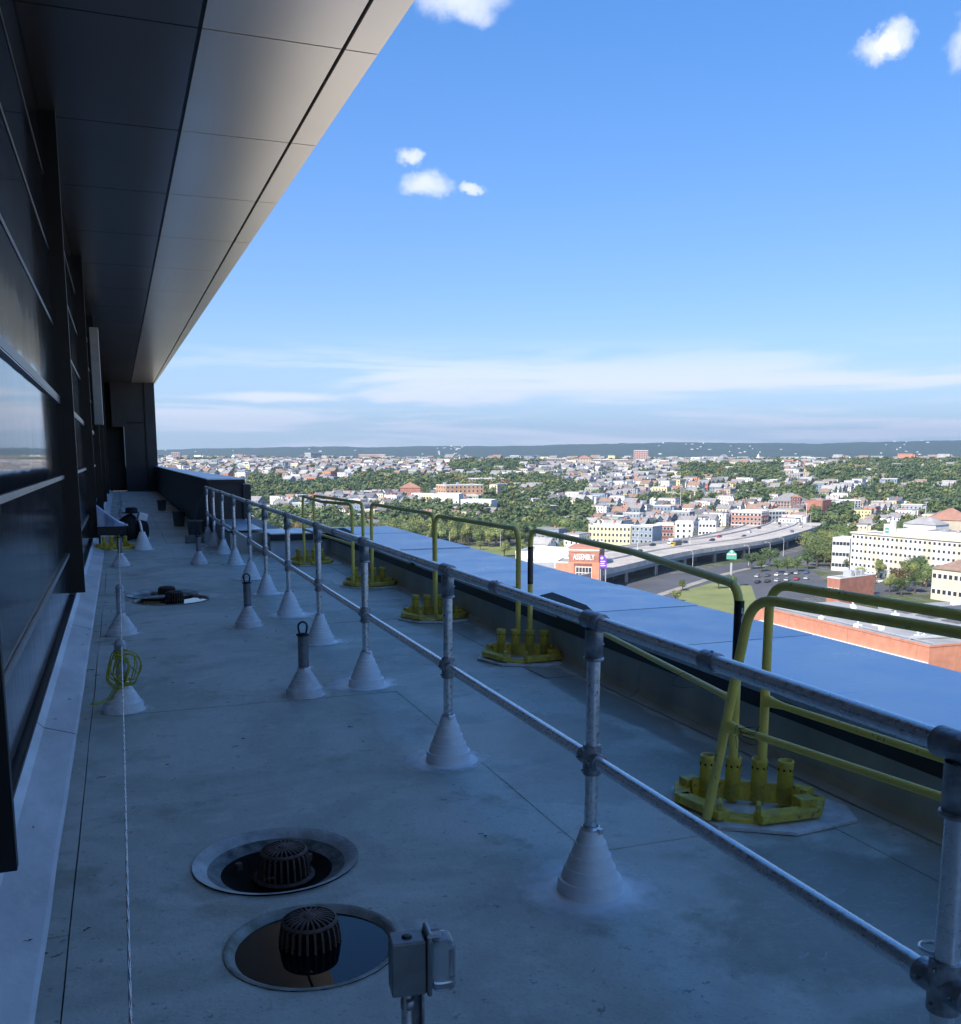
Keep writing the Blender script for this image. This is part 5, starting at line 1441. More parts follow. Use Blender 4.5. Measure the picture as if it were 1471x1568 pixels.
bpx('far_red_block', 'far red brick complex at the right under the hills', 'building', 1420, 1458, 697, 2700, 2700, 40, 'brick', 'roof_grey', rows=5, cols=11, sink=20)
bpx('far_white_block', 'far white office with a stepped roof in the right distance', 'building', 1190, 1216, 702, 2300, 2300, 25, 'white', 'roof_white', rows=4, cols=8, sink=20)
bpx('far_tan_block', 'far tan block just right of the dusky purple one', 'building', 1342, 1358, 701, 2450, 2450, 25, 'pink_w', 'roof_grey', rows=5, cols=5, sink=20)
# church with a green spire
for (px_, yt, d, lab) in ((408, 716, 1500, 'church tower with a thin green copper spire among the left trees'), (1161, 694, 2300, 'white church steeple far off under the hills')):
    A = pt(px_, d); zg = ground(A.x, A.y); hh = zat(px_, yt, d) - zg
    t = thing('church', lab, 'church', (A.x, A.y, zg), rnd.uniform(0, 1))
    mb = MB(); mb.box2((-3, -3, -5), (3, 3, hh * .55)); mb.box2((3, -5, -5), (24, 5, hh * .3)); build('wall', mb, CM['brick_pale' if px_ < 500 else 'white'], t)
    mb = MB(); mb.add([(-3, -3, hh * .55), (3, -3, hh * .55), (3, 3, hh * .55), (-3, 3, hh * .55), (0, 0, hh)], [(0, 1, 4), (1, 2, 4), (2, 3, 4), (3, 0, 4)]); build('spire', mb, CM['green_w' if px_ < 500 else 'trim'], t)
    mb = MB(); mb.add([(3, -5.5, hh * .3), (24, -5.5, hh * .3), (24, 5.5, hh * .3), (3, 5.5, hh * .3), (3, 0, hh * .48), (24, 0, hh * .48)], [(0, 1, 5, 4), (2, 3, 4, 5), (1, 2, 5), (3, 0, 4)]); build('roof', mb, CM['roof_mid'], t)
HAZE = 1.0e-4

# ---------------------------------------------------------------- streets of the neighbourhood
GA = math.radians(33)
GU, GV = Vector((math.cos(GA), math.sin(GA))), Vector((-math.sin(GA), math.cos(GA)))


def reserved(x, y):
    for P in RES:
        if in_poly(x, y, P): return True
    return False


def skyline(px):
    if px < 372: return 728
    if px < 600: return 806
    return 879 + .2517 * (px - 880)


def yscr(x, y, z):
    v = Vector((x, y, z - EYE)); w = v.dot(Fv)
    return CY - F_PX * v.dot(Uv) / w if w > 1 else 99999


def seen(x, y, h, m_=25):
    p = px_of(x, y)
    if p < 232 - m_ or p > 1471 + m_: return False
    return yscr(x, y, ground(x, y) + h) < skyline(p) + 8


WOODS = [(598, 905, 640, 900), (1243, 1312, 520, 880), (1225, 1310, 440, 520), (1040, 1200, 1180, 1460), (1240, 1500, 1180, 1400), (1290, 1500, 1440, 1900),
         (735, 835, 900, 1040), (690, 800, 1300, 1700), (1340, 1425, 560, 760), (378, 430, 1050, 1250), (1000, 1110, 930, 985), (540, 600, 1150, 1300),
         (830, 900, 1000, 1120), (1130, 1250, 950, 1100), (1310, 1480, 960, 1120)]


def wood(x, y):
    p, d = px_of(x, y), math.hypot(x, y)
    for a, b, c, e in WOODS:
        if a < p < b and c < d < e: return True
    return noise.noise(Vector((x * .0042, y * .0042, 9))) > .33


mbs = MB()
for k in range(-8, 60):
    for (o0, dr, L_) in ((GV * (k * 58), GU, 2600),):
        run = []
        for s_ in range(-400, L_, 24):
            p = o0 + dr * s_
            d = p.length
            ok = 540 < d < 1900 and seen(p.x, p.y, 2, 60) and not reserved(p.x, p.y) and not wood(p.x, p.y)
            if ok: run.append(p)
            if (not ok or s_ + 24 >= L_) and run:
                if len(run) > 2:
                    a_, b_ = offset(run, 4.5), offset(run, -4.5); vs = []
                    for p_, q_ in zip(a_, b_): vs += [(p_.x, p_.y, ground(*p_) + .25), (q_.x, q_.y, ground(*q_) + .25)]
                    mbs.add(vs, [(2 * i, 2 * i + 1, 2 * i + 3, 2 * i + 2) for i in range(len(run) - 1)])
                run = []
tag(build('side_streets', mbs, CM['asphalt']), kind='structure')

# ---------------------------------------------------------------- houses
WCOL = ['white', 'white', 'white', 'palegrey_w', 'palegrey_w', 'cream', 'cream', 'tan_w', 'yellow_w', 'blue_w', 'grey_w', 'brick_pale', 'green_w']
WORD = {'white': 'white', 'palegrey_w': 'pale grey', 'cream': 'cream', 'tan_w': 'tan', 'yellow_w': 'yellow', 'blue_w': 'slate blue', 'grey_w': 'grey', 'brick_pale': 'salmon', 'green_w': 'sage green'}
RCOL = {'roof_dark': 'black', 'roof_mid': 'grey', 'roof_brown': 'brown', 'roof_grey': 'grey', 'roof_white': 'white'}
TYPES = {'gable': (8.5, 12, 6.6, 3.6), 'broad': (12, 9, 6.2, 3.2), 'flat': (9.5, 15, 9.6, 0), 'row': (20, 12, 7.4, 0)}


def house_geo(ty):
    w, l, h, g = TYPES[ty]
    W_, R_, N_, C_ = MB(), MB(), MB(), MB()
    x, y = w / 2, l / 2
    if g:
        W_.add([(-x, -y, -5), (x, -y, -5), (x, y, -5), (-x, y, -5), (-x, -y, h), (x, -y, h), (x, y, h), (-x, y, h), (0, -y, h + g), (0, y, h + g)],
               [(0, 1, 5, 8, 4), (1, 2, 6, 5), (2, 3, 7, 9, 6), (3, 0, 4, 7)])
        e, f_, th = .5, .6, .25
        sl = g / x
        R_.add([(-x - e, -y - f_, h - e * sl + .06), (0, -y - f_, h + g + .06), (x + e, -y - f_, h - e * sl + .06), (-x - e, y + f_, h - e * sl + .06), (0, y + f_, h + g + .06), (x + e, y + f_, h - e * sl + .06)],
               [(0, 1, 4, 3), (1, 2, 5, 4)])
        R_.add([(-x - e, -y - f_, h - e * sl - .2), (0, -y - f_, h + g - .2), (x + e, -y - f_, h - e * sl - .2), (-x - e, -y - f_, h - e * sl + .06), (0, -y - f_, h + g + .06), (x + e, -y - f_, h - e * sl + .06)], [(0, 1, 4, 3), (1, 2, 5, 4)])
        C_.box((x * .4, y * .3, h + g * .8), (.9, .9, 2.6))
        if ty == 'broad': W_.box((0, -y - 1.2, h + .9), (2.6, 2.2, 2.2)); 
    else:
        W_.box((0, 0, h / 2 - 2.5), (w, l, h + 5)); R_.box((0, 0, h + .1), (w + .5, l + .5, .5)); C_.box((x * .3, y * .4, h + .9), (1.2, 1.2, 1.4))
        W_.box((0, -y - 1.0, h * .46), (w * .62, 1.9, h * .92))
    nr = 3 if ty == 'flat' else 2
    for r_ in range(nr):
        z = 1.6 + r_ * 2.9
        nf = max(2, int(w / 3)); ns = int(l / 3)
        for i in range(nf):
            cx_ = -x + (i + .5) * w / nf
            for s_ in (-1, 1): N_.box((cx_, s_ * (y + .02) if g or s_ > 0 else -y - 1.97 if abs(cx_) < w * .28 else -y - .02, z), (1.0, .1, 1.5))
        for i in range(ns):
            for s_ in (-1, 1): N_.box((s_ * (x + .02), -y + (i + .5) * l / ns, z), (.1, 1.0, 1.5))
    if g: N_.box((0, -y - .02, h + g * .35), (.9, .1, 1.1)); N_.box((0, y + .02, h + g * .35), (.9, .1, 1.1))
    return W_, R_, N_, C_
HG = {k: house_geo(k) for k in TYPES}

spots = []
for k in range(-10, 62):
    for side in (-1, 1):
        for j in range(-60, 200):
            if j % 15 in (0, 14): continue
            p = GV * (k * 58 + side * 15.5) + GU * (j * 13.2)
            d = p.length
            if not 560 < d < 2500: continue
            p = p + Vector((rnd.uniform(-1.5, 1.5), rnd.uniform(-1.5, 1.5)))
            if not seen(p.x, p.y, 9) or reserved(p.x, p.y): continue
            wd = wood(p.x, p.y)
            if rnd.random() > (.07 if wd else .90): continue
            spots.append((d, p.x, p.y, side))
for _ in range(1500):                                      # looser building stock further out
    d = rnd.uniform(2500, 5200); q = pt(rnd.uniform(225, 1490), d)
    spots.append((d, q.x, q.y, 1))
spots.sort()

LM = [(896, 400, 'the lettered brick block'), (1405, 480, 'the big hotel'), (935, 598, 'the yellow apartments'), (1050, 640, 'the plain white block'), (1146, 756, 'the red and white apartments'),
      (1208, 900, 'the brick mill'), (1306, 912, 'the slate apartments'), (1372, 955, 'the long cream block'), (710, 940, 'the orange brick flats'), (627, 1000, 'the red shed'), (680, 890, 'the white shed'),
      (981, 1700, 'the hilltop tower'), (428, 1250, 'the wide brown hall'), (408, 1500, 'the green church spire'), (1460, 690, 'the terracotta roofed block'), (1264, 1425, 'the long brick school'),
      (850, 1540, 'the brown flats'), (1460, 420, 'the tan house'), (800, 700, 'the park lawn'), (560, 800, 'the blue coping corner'), (1286, 395, 'the low brick shop'), (1010, 640, 'the maroon block')]
ORD = ['leftmost', 'second from left', 'third from left', 'fourth from left', 'fifth from left', 'sixth from left', 'seventh from left', 'eighth from left', 'ninth from left', 'tenth from left']


def where(x, y):
    p, d = px_of(x, y), math.hypot(x, y)
    best = min(LM, key=lambda l: ((l[0] - p) / 60) ** 2 + ((l[1] - d) / 160) ** 2)
    if d > best[1] + 60 and abs(p - best[0]) < 60: rel = 'behind'
    elif d < best[1] - 60 and abs(p - best[0]) < 60: rel = 'in front of'
    else: rel = 'left of' if p < best[0] else 'right of'
    if abs(d - best[1]) > 160 and rel in ('left of', 'right of'): rel = ('beyond, ' if d > best[1] else 'nearer, ') + rel
    return rel + ' ' + best[2]


pend = {}
def label_later(o, base, x, y): pend.setdefault(base + ' ' + where(x, y), []).append((px_of(x, y), o))


mesh_cache = {}
far_house = MB(); far_mats = ['white', 'palegrey_w', 'cream', 'tan_w', 'grey_w', 'brick_pale', 'yellow_w', 'blue_w', 'roof_dark', 'roof_mid', 'roof_brown', 'roof_grey', 'roof_white', 'pane', 'green_w']
FI = {k: i for i, k in enumerate(far_mats)}
cnt = 0
taken = []
for (d, x, y, side) in spots:
    ty = rnd.choices(['gable', 'broad', 'flat', 'row'], [5, 3, 2.4, .8])[0]
    wc = rnd.choice(WCOL); rc = rnd.choice(['roof_dark', 'roof_mid', 'roof_mid', 'roof_brown', 'roof_grey'] if TYPES[ty][3] else ['roof_grey', 'roof_white', 'roof_mid'])
    rz = GA + (0 if side > 0 else PI) + rnd.uniform(-.05, .05) + (PI / 2 if rnd.random() < .12 else 0)
    sc = rnd.uniform(.86, 1.12)
    zg = ground(x, y)
    if cnt < 292:
        cnt += 1
        t = thing('house', 'x', 'house', (x, y, zg), rz, 'houses in the town below the roof'); t.scale = (sc, sc, sc * rnd.uniform(.92, 1.1))
        for key, part, mb_, mt_ in (((ty, 'w', wc), 'wall', HG[ty][0], wc), ((ty, 'r', rc), 'roof', HG[ty][1], rc), ((ty, 'n'), 'window', HG[ty][2], 'pane'), ((ty, 'c'), 'chimney', HG[ty][3], 'brick')):
            if key not in mesh_cache: mesh_cache[key] = mb_.mesh(part, CM[mt_])
            o = link(part, mesh_cache[key], t)
            if part == 'window': tag(o, kind='stuff')
        kw = {'gable': 'gabled house', 'broad': 'broad-fronted house', 'flat': 'flat-roofed three-decker', 'row': 'long flat-roofed row house'}[ty]
        label_later(t, '%s %s, %s roof,' % (WORD[wc], kw, RCOL[rc]), x, y)
    else:
        if d > 2500: sc *= rnd.uniform(1.0, 2.2)
        ca, sa = math.cos(rz) * sc, math.sin(rz) * sc
        for gi, mt_ in ((0, wc), (1, rc), (2, 'pane')):
            if gi == 2 and d > 1500: continue
            g_ = HG[ty][gi]
            far_house.add([(x + vx * ca - vy * sa, y + vx * sa + vy * ca, zg + vz * sc) for vx, vy, vz in g_.v], g_.f, FI[mt_])
tag(build('distant_houses', far_house, [CM[k] for k in far_mats]), 'mass of small houses covering the far slopes', None, kind='stuff')

# ---------------------------------------------------------------- trees
def leaf_mat(name, c1, c2):
    mt, nt, b = new_mat(name); N, L = nt.nodes, nt.links
    geo = N.new('ShaderNodeNewGeometry'); oi = N.new('ShaderNodeObjectInfo')
    nz = N.new('ShaderNodeTexNoise'); L.new(geo.outputs['Position'], nz.inputs['Vector']); nz.inputs['Scale'].default_value = .13; nz.inputs['Detail'].default_value = 5
    cr_ = N.new('ShaderNodeValToRGB'); L.new(nz.outputs[0], cr_.inputs[0]); cr_.color_ramp.elements[0].position = .36; cr_.color_ramp.elements[1].position = .64
    cr_.color_ramp.elements[0].color = (*c1, 1); cr_.color_ramp.elements[1].color = (*c2, 1)
    hs = N.new('ShaderNodeHueSaturation'); L.new(cr_.outputs[0], hs.inputs['Color'])
    mr = N.new('ShaderNodeMapRange'); L.new(oi.outputs['Random'], mr.inputs[0]); mr.inputs[3].default_value = .7; mr.inputs[4].default_value = 1.35; L.new(mr.outputs[0], hs.inputs['Value'])
    L.new(hs.outputs[0], b.inputs['Base Color']); b.inputs['Roughness'].default_value = .7; b.inputs['Specular IOR Level'].default_value = .25
    return mt
LEAF = [('dark green', leaf_mat('dark_foliage', (.05, .085, .035), (.11, .155, .065))), ('mid green', leaf_mat('mid_foliage', (.08, .12, .04), (.16, .20, .075))),
        ('yellow-green', leaf_mat('yellowing_foliage', (.13, .16, .05), (.23, .25, .09))), ('rust-tinged', leaf_mat('russet_foliage', (.12, .09, .035), (.20, .13, .05)))]


def crown_geo(nl, nq, size, seed, core=1, flat=.8):
    r_ = random.Random(seed); mb = MB()
    lobes = []
    for i in range(nl):
        a = r_.uniform(0, 2 * PI); q = r_.uniform(0, .62) ** .8; z = r_.uniform(-.45, .6)
        rad = r_.uniform(.30, .50) * (1.05 - .35 * abs(z))
        lobes.append((Vector((q * math.cos(a), q * math.sin(a), z * flat)), rad))
    if core:
        for c, rad in lobes[:max(3, nl // 2)]:
            k, n = 4, 6; vs = []
            for i in range(k + 1):
                for j in range(n):
                    th, ph_ = 2 * PI * j / n, PI * i / k
                    e = rad * .78 * r_.uniform(.8, 1.12); vs.append(c + Vector((math.sin(ph_) * math.cos(th), math.sin(ph_) * math.sin(th), math.cos(ph_))) * e)
            mb.add(vs, [(i * n + j, (i + 1) * n + j, (i + 1) * n + (j + 1) % n, i * n + (j + 1) % n) for i in range(k) for j in range(n)])
    for i in range(nq):
        c, rad = lobes[i % nl]
        d = Vector((r_.gauss(0, 1), r_.gauss(0, 1), r_.gauss(.25, 1))).normalized()
        p = c + d * rad * r_.uniform(.82, 1.12)
        nn = (d + Vector((r_.uniform(-.7, .7), r_.uniform(-.7, .7), r_.uniform(-.4, .9)))).normalized()
        u = nn.cross(Vector((r_.uniform(-1, 1), r_.uniform(-1, 1), r_.uniform(-1, 1)))).normalized(); v = nn.cross(u)
        s_ = size * r_.uniform(.6, 1.3); s2 = s_ * r_.uniform(.5, .9)
        mb.add([p - u * s_, p - v * s2 + nn * s_ * .2, p + u * s_, p + v * s2 - nn * s_ * .1], [(0, 1, 2, 3)])
    return mb


near_cr = [crown_geo(17, 1900, .052, 40 + i) for i in range(4)]
far_cr = [crown_geo(7, 92, .18, 60 + i) for i in range(5)]
vfar_cr = [crown_geo(4, 26, .32, 80 + i) for i in range(3)]
tr_geo = MB(); tr_geo.tube([(0, 0, -.3), (.01, 0, .2), (-.01, .01, .5)], [.05, .036, .022], 7)
for a_ in (0.4, 2.2, 4.3): tr_geo.tube([(-.005, 0, .28), (.12 * math.cos(a_), .12 * math.sin(a_), .45), (.24 * math.cos(a_), .24 * math.sin(a_), .62)], [.02, .014, .006], 5)
trunk_me = tr_geo.mesh('trunk', CM['bark'])
crown_me = [[g_.mesh('crown', lm[1]) for g_ in near_cr] for lm in LEAF]

tspots = []
def tadd(x, y, h, sp=None): tspots.append((math.hypot(x, y), x, y, h, sp))
for i in range(-320, 420):
    for j in range(0, 480):
        p = GU * (i * 9.0) + GV * (j * 9.0)
        d = p.length
        if not 545 < d < 2300: continue
        if (i * 7 + j * 3) % 2 and d > 1500: continue
        q = Vector((p.x + rnd.uniform(-3.5, 3.5), p.y + rnd.uniform(-3.5, 3.5)))
        if not seen(q.x, q.y, 13): continue
        wd = wood(q.x, q.y)
        v_ = (q.dot(GV)) % 58
        yard = 24 < v_ < 34
        pr_ = .86 if wd else (.40 if yard else .09)
        if d > 1500: pr_ = min(1, pr_ * 1.7)
        if rnd.random() > pr_ or reserved(q.x, q.y): continue
        tadd(q.x, q.y, rnd.uniform(7, 17) if wd else rnd.uniform(5.5, 12.5))
for _ in range(5200):
    d = 2200 + 3200 * rnd.random() ** 1.2; q = pt(rnd.uniform(225, 1490), d); tadd(q.x, q.y, rnd.uniform(9, 16))
# trees one can pick out near the foot of the hotel, the lawn and the roads
for px_, py_, h in ((1256, 832, 12), (1264, 826, 13), (1272, 830, 12), (1282, 824, 12), (1290, 830, 13), (1262, 840, 12), (1276, 842, 12), (1254, 842, 11), (1298, 838, 12), (1304, 830, 11), (1268, 816, 13), (1284, 814, 13), (1298, 816, 12), (1236, 872, 11), (1250, 868, 12), (1262, 862, 12), (1272, 870, 10), (1288, 862, 11), (1220, 876, 9), (1205, 880, 9), (1190, 878, 8), (1300, 875, 8), (1240, 852, 11), (1258, 848, 12), (1275, 850, 13), (1290, 848, 12),
                    (1316, 908, 9), (1350, 878, 11), (1362, 884, 12), (1378, 872, 12), (1392, 876, 13), (1412, 880, 12), (1428, 878, 11), (1404, 893, 11), (1452, 888, 10), (1468, 884, 11), (1345, 888, 8), (1328, 912, 8), (1372, 880, 12), (1385, 884, 13), (1398, 882, 13), (1408, 890, 10), (1390, 896, 9), (1375, 904, 8), (1362, 908, 7), (1400, 908, 8), (1418, 900, 9), (1432, 898, 8), (1445, 903, 9), (1460, 905, 9), (1425, 882, 10), (1440, 912, 7), (1468, 893, 8), (1380, 912, 6),
                    (1034, 922, 5), (1045, 905, 5), (860, 846, 7), (868, 842, 6), (842, 838, 7), (800, 846, 8), (775, 842, 6), (748, 838, 7), (735, 842, 6), (1120, 905, 7), (1100, 902, 6), (960, 838, 6), (975, 840, 7), (985, 836, 6), (992, 842, 6), (880, 822, 11), (893, 818, 12), (1150, 872, 9), (1165, 876, 9), (1178, 868, 10)):
    P_ = onz(px_, py_, -55); tadd(P_.x, P_.y, h * (1.35 if px_ > 1310 else 1.1), 2 if (px_ in (775, 748, 1362)) else (3 if px_ in (1375, 1440) else None))
tspots.sort()
fm = [MB() for _ in LEAF]
nt_ = 0
acc = [[[], [], 0] for _ in LEAF]
def crown_np(g_):
    V_ = np.array([tuple(v) for v in g_.v], dtype=np.float32); F_ = np.array([f for f in g_.f], dtype=np.int32)
    return V_, F_
far_np = [crown_np(g_) for g_ in far_cr]; vfar_np = [crown_np(g_) for g_ in vfar_cr]
for (d, x, y, h, sp) in tspots:
    zg = ground(x, y)
    if sp is None:
        q = noise.noise(Vector((x * .012, y * .012, 5))) + rnd.uniform(-.5, .5)
        sp = 0 if q < -.02 else (1 if q < .42 else 2)
        if rnd.random() < .012: sp = 3
    cr_ = h * rnd.uniform(.32, .54)
    ch = h * .40
    if nt_ < 296:
        nt_ += 1
        t = thing('tree', 'x', 'tree', (x, y, zg), rnd.uniform(0, 6), 'trees standing in the town below')
        o = link('trunk', trunk_me, t); o.scale = (h, h, h)
        o = link('crown', crown_me[sp][rnd.randrange(4)], t, (0, 0, h * .60)); o.scale = (cr_, cr_ * rnd.uniform(.85, 1.1), ch)
        wd_ = 'tall' if h > 13 else ('medium' if h > 9.5 else 'small')
        if cr_ / h > .46: wd_ += ' spreading'
        label_later(t, '%s %s tree,' % (wd_, LEAF[sp][0]), x, y)
    else:
        V_, F_ = (far_np if d < 1500 else vfar_np)[rnd.randrange(5 if d < 1500 else 3)]
        a_ = rnd.uniform(0, 2 * PI); c_, s_ = math.cos(a_), math.sin(a_)
        if d > 2200: cr_ *= 1.6
        R_ = np.array([[c_ * cr_, s_ * cr_, 0], [-s_ * cr_, c_ * cr_, 0], [0, 0, ch]], dtype=np.float32)
        ac = acc[sp]
        ac[0].append(V_ @ R_ + np.array([x, y, zg + h * .55], dtype=np.float32)); ac[1].append(F_ + ac[2]); ac[2] += len(V_)
names = ('dark_woodland', 'green_woodland', 'yellowing_woodland', 'russet_woodland')
labs = ('mass of dark green trees spread over the far town and slopes', 'mass of mid green trees spread over the far town', 'mass of yellow-green trees spread over the far town', 'scattered rust-tinged far trees')
for k, ac in enumerate(acc):
    if not ac[0]: continue
    V_ = np.concatenate(ac[0]); F_ = np.concatenate(ac[1])
    me = bpy.data.meshes.new(names[k]); me.vertices.add(len(V_)); me.vertices.foreach_set('co', V_.ravel())
    me.loops.add(F_.size); me.loops.foreach_set('vertex_index', F_.ravel()); me.polygons.add(len(F_)); me.polygons.foreach_set('loop_start', np.arange(0, F_.size, 4, dtype=np.int32))
    me.update(calc_edges=True); me.materials.append(LEAF[k][1])
    tag(link(names[k], me), labs[k], None, kind='stuff')
for base, L_ in pend.items():
    L_.sort(key=lambda q: q[0])
    for i, (_, o) in enumerate(L_):
        if len(L_) == 1: o['label'] = base
        elif len(L_) == 2: o['label'] = base + (', left one' if i == 0 else ', right one')
        else: o['label'] = base + ', ' + (ORD[i] if i < len(ORD) else 'far right')
print('houses', cnt, 'of', len(spots), 'trees', nt_, 'of', len(tspots), 'tris', sum(len(a[1]) and sum(len(f) for f in a[1]) * 2 for a in acc))

# white specks of buildings on the wooded hills
mb = MB(); rr = random.Random(21)
for k in range(70):
    px_ = rr.choice([rr.uniform(240, 1471), rr.gauss(690, 18), rr.gauss(1390, 30), rr.gauss(1100, 60)]); d = rr.uniform(5600, 7900); q = pt(px_, d); z = ground(q.x, q.y)
    mb.box((q.x, q.y, z + 5), (rr.uniform(6, 20), rr.uniform(6, 12), rr.uniform(4, 8)), rr.uniform(0, 3))
tag(build('hill_houses', mb, CM['palegrey_w']), 'white specks of buildings on the wooded hills', None, kind='stuff')

# ---------------------------------------------------------------- street lamps and poles
lp = MB(); lp.tube([(0, 0, 0), (0, 0, 9.2)], [.14, .08], 8); lp_me = lp.mesh('pole', CM['lamp'])
ar = MB(); ar.tube([(0, 0, 9.1), (.25, 0, 10.1), (1.0, 0, 10.7), (2.2, 0, 10.75)], [.08, .07, .06, .05], 6); ar_me = ar.mesh('curved_arm', CM['lamp'])
hd = MB(); hd.box((2.5, 0, 10.7), (.9, .35, .18)); hd_me = hd.mesh('lamp_head', CM['lamp'])
for (px_, py_, z, rz, lab) in ((766, 838, -55, 2.6, 'pale street lamp in front of the park trees, left of two'), (790, 850, -55, .4, 'pale street lamp at the edge of the park lawn, right of two'), (688, 840, -55, 1, 'thin pale pole lamp at the left end of the park lawn'),
                               (939, 888, -55, 2.9, 'tall pale street lamp in front of the viaduct, right of the purple sign'), (1003, 882, -55, 2.6, 'street lamp under the viaduct edge right of the tall one'), (1060, 876, -55, 2.4, 'curved street lamp before the viaduct, left of the green sign'),
                               (1146, 866, -55, 2.5, 'curved street lamp before the viaduct, first right of the green sign'), (1178, 860, -55, 2.5, 'curved street lamp before the viaduct, second right of the green sign'), (1199, 852, -55, 2.5, 'curved street lamp before the viaduct, nearest to the woods'),
                               (976, 842, -47, 0, 'highway lamp on the far edge of the road by the yellow apartments'), (1056, 836, -47, 0, 'highway lamp by the plain white block'), (1240, 809, -47, 0, 'highway lamp where the road meets the woods'),
                               (842, 858, -55, 0, 'white lamp standing by the long white shed roof'), (1306, 905, -55, 0, 'white lamp pole beside the low brick shop'), (1357, 893, -55, 0, 'lamp pole in the hotel car park'), (1373, 905, -55, 1, 'short lamp pole between the car park trees')):
    P_ = onz(px_, py_, z)
    t = thing('street_lamp', lab, 'street lamp', (P_.x, P_.y, z), rz, 'street lamps along the roads below')
    link('pole', lp_me, t); link('curved_arm', ar_me, t); link('lamp_head', hd_me, t)
for (px_, d, ht, lab) in ((845 + 394, 760, 20, 'tall pale highway mast beside the end of the brick mill'), (1313, 800, 22, 'thin tall mast in the trees right of the slate apartments'), (1423, 820, 18, 'thin pale mast in the trees at the right'), (1044, 900, 24, 'thin mast rising among the houses beyond the plain white block')):
    q = pt(px_, d); zg = ground(q.x, q.y)
    t = thing('light_mast', lab, 'mast', (q.x, q.y, zg)); mb = MB(); mb.tube([(0, 0, 0), (0, 0, ht)], [.3, .15], 8); build('pole', mb, CM['lamp'], t); mb = MB(); mb.box((0, 0, ht), (2.4, .5, .5)); build('lamp_head', mb, CM['lamp'], t)

# ---------------------------------------------------------------- vehicles
def paint(name, c): return cmat(name, c, .3, var=.05, spec=.6)
CP = {'white': paint('white_car_paint', (.72, .72, .72)), 'black': paint('black_car_paint', (.02, .02, .022)), 'silver': paint('silver_car_paint', (.40, .41, .42)), 'red': paint('red_car_paint', (.35, .03, .03)), 'blue': paint('blue_car_paint', (.04, .09, .22)), 'dark grey': paint('grey_car_paint', (.07, .075, .08)), 'yellow': paint('yellow_truck_paint', (.6, .42, .05))}
bd = MB(); sec = [(-2.2, .35, .78), (-2.1, .32, 1.0), (-.9, .3, 1.05), (1.0, .3, 1.02), (2.1, .32, .82), (2.25, .36, .6)]
vs = []
for x, z0, z1 in sec: vs += [(x, -.9, z0), (x, .9, z0), (x, .86, z1), (x, -.86, z1)]
fs = [(0, 1, 2, 3)[::-1], (20, 21, 22, 23)]
for i in range(5):
    for j in range(4): fs.append((i * 4 + j, i * 4 + (j + 1) % 4, i * 4 + 4 + (j + 1) % 4, i * 4 + 4 + j))
bd.add(vs, fs)
cb = MB(); cb.add([(-1.9, -.8, 1.0), (-1.9, .8, 1.0), (1.1, .8, 1.0), (1.1, -.8, 1.0), (-1.4, -.66, 1.46), (-1.4, .66, 1.46), (.35, .66, 1.46), (.35, -.66, 1.46)], [(0, 1, 5, 4)[::-1], (1, 2, 6, 5)[::-1], (2, 3, 7, 6)[::-1], (3, 0, 4, 7)[::-1]])
cb_me = cb.mesh('window', CM['pane'])
rf = MB(); rf.box((-.52, 0, 1.475), (1.7, 1.3, .05))
wh = MB(); wh.tube([(0, -.1, 0), (0, .1, 0)], .33, 12); wh_me = wh.mesh('wheel', CM['roof_dark'])
cbody = {k: bd.mesh('body', m_) for k, m_ in CP.items()}; croof = {k: rf.mesh('roof', m_) for k, m_ in CP.items()}
def car(x, y, z, rz, col, lab, grp):
    t = thing('car', lab, 'car', (x, y, z), rz, grp)
    link('body', cbody[col], t); link('window', cb_me, t); link('roof', croof[col], t)
    for wx in (-1.4, 1.4):
        for wy in (-.82, .82): link('wheel', wh_me, t, (wx, wy, .33))
def lane_pt(i, w):
    k = int(i); f_ = i - k; a_ = offset(near, w); p = a_[k].lerp(a_[k + 1], f_); d_ = (a_[k + 1] - a_[k]).normalized()
    return p, math.atan2(d_.y, d_.x)
for i, w, col, lab in ((17.2, 21.2, 'black', 'black car on the near end of the far carriageway'), (20.0, 25, 'silver', 'silver car behind the trucks on the far carriageway'), (19.2, 33, 'black', 'black car in the outer lane beyond the yellow truck'), (20.8, 29, 'dark grey', 'dark grey car in the middle lane past the yellow truck'),
                       (22.3, 25, 'black', 'black car alone in a middle lane before the plain white block'), (24.0, 33, 'red', 'red car in the outer lane right of the plain white block'), (24.6, 21.2, 'dark grey', 'dark grey car close to the median right of the white block'), (26.5, 29, 'white', 'white car before the red and white apartments'),
                       (28.6, 33, 'black', 'black car in the outer lane below the red and white apartments'), (30.4, 25, 'silver', 'silver car in a middle lane below the charcoal apartments'), (31.2, 21.2, 'white', 'white car near the median where the highway narrows'), (32.8, 29, 'black', 'far black car close to the woods'), (34, 33, 'white', 'farthest white car close to the woods'),
                       (27.5, 6.5, 'blue', 'blue car in the near carriageway'), (30.2, 10, 'white', 'white car in the near carriageway'), (33.0, 14, 'dark grey', 'dark grey car in the near carriageway close to the woods')):
    p, a_ = lane_pt(i, w); car(p.x, p.y, VZ + .02, a_ + (PI if w > 17 else 0), col, lab, 'cars driving on the highway')
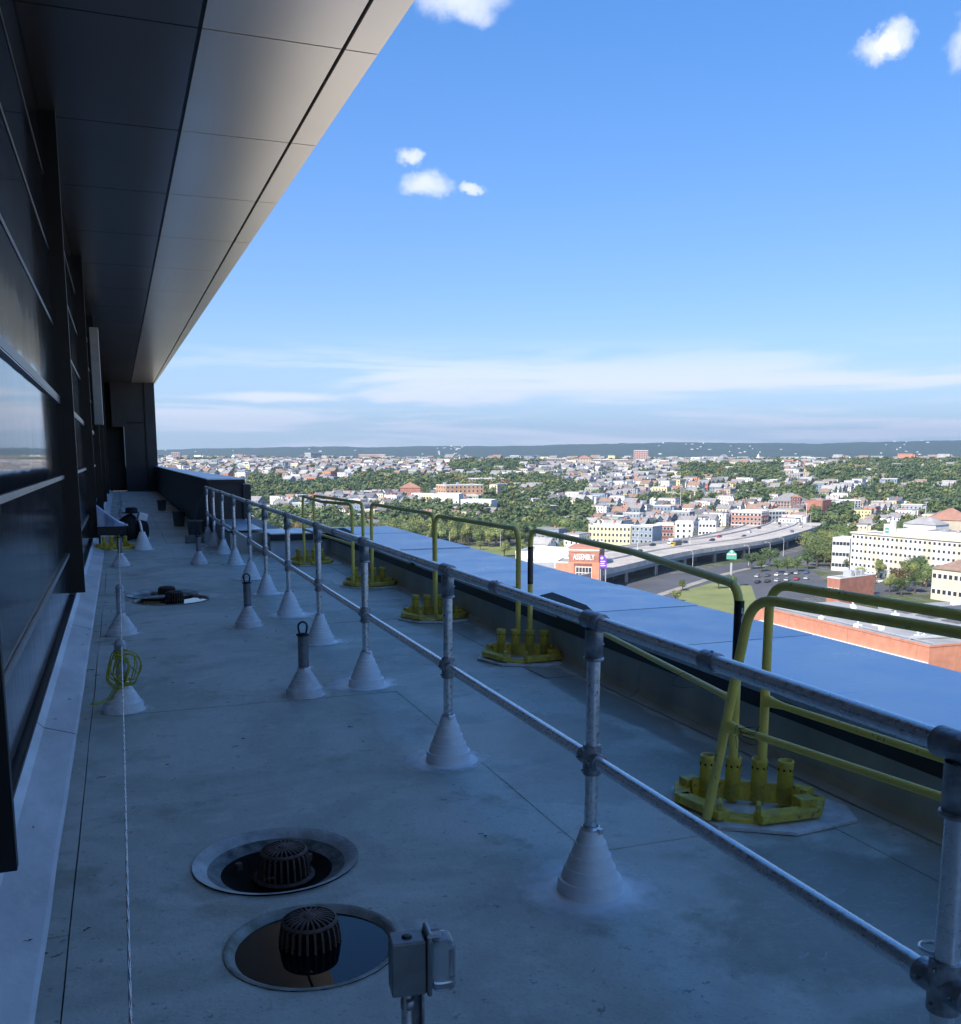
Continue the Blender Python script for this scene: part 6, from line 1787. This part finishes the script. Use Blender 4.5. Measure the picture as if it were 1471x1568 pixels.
def truck(i, w, col, lab, boxcol):
    p, a_ = lane_pt(i, w); t = thing('truck', lab, 'truck', (p.x, p.y, VZ + .02), a_ + PI, 'trucks on the highway')
    mb = MB(); mb.box((2.9, 0, 1.5), (1.8, 2.2, 2.0)); build('cab', mb, CP[col], t, bevel=.15); mb = MB(); mb.box((3.82, 0, 1.9), (.06, 1.9, .8)); build('window', mb, CM['pane'], t)
    mb = MB(); mb.box((-1.2, 0, 1.95), (6.2, 2.4, 2.7)); build('cargo_box', mb, CP[boxcol], t)
    for wx in (-3.4, -2.3, 2.8):
        for wy in (-1, 1): link('wheel', wh_me, t, (wx, wy, .45)).scale = (1.4, 1.6, 1.4)
truck(20.2, 31, 'white', 'white box truck on the highway by the plain white block', 'white'); truck(19.5, 21.5, 'yellow', 'yellow truck on the highway in front of the white box truck', 'dark grey')
cols = ['black', 'silver', 'dark grey', 'white', 'red', 'blue']
places = [(1306, 878), (1316, 880), (1328, 880), (1340, 883), (1350, 885), (1362, 881), (1346, 891), (1338, 893), (1370, 890), (1392, 893), (1398, 897), (1310, 886)]
for k, (px_, py_) in enumerate(places):
    P_ = onz(px_, py_, -54.85); col = ['black', 'dark grey', 'black', 'silver', 'black', 'dark grey', 'white', 'silver', 'black', 'white', 'blue', 'dark grey'][k]
    car(P_.x, P_.y, -54.9, -.5 + (k % 2) * .06, col, '%s car parked below the hotel, %s' % (col, ['first from left', 'second from left', 'third from left', 'fourth from left', 'fifth from left', 'sixth from left', 'in front of the row', 'left of the white one in front', 'by the tree shade', 'behind the big hotel tree', 'right of the shaded white one', 'at the near left corner'][k]), 'cars parked below the hotel')

rr = random.Random(8)
for k in range(12):
    P_ = onz(1160 + (k % 6) * 15, 884 + (k // 6) * 9 - (k % 6) * 1.2, -54.95); col = cols[rr.randrange(6)]
    car(P_.x, P_.y, -54.94, .6, col, '%s car in the %s row of the open lot, %s' % (col, 'back' if k < 6 else 'front', ORD[k % 6]), 'cars standing on the open lot below')
# ---------------------------------------------------------------- air between here and the hills
hz = MB(); hz.box2((-2500, -2500, -130), (9600, 9600, 330))
hm = bpy.data.materials.new('haze'); hm.use_nodes = True; nt = hm.node_tree; nt.nodes.clear()
ho = nt.nodes.new('ShaderNodeOutputMaterial'); pv = nt.nodes.new('ShaderNodeVolumePrincipled')
pv.inputs['Color'].default_value = (.62, .80, 1.0, 1); pv.inputs['Density'].default_value = HAZE; pv.inputs['Anisotropy'].default_value = .3
nt.links.new(pv.outputs[0], ho.inputs['Volume'])
o = build('haze', hz, hm); tag(o, kind='stuff'); o.display_type = 'WIRE'
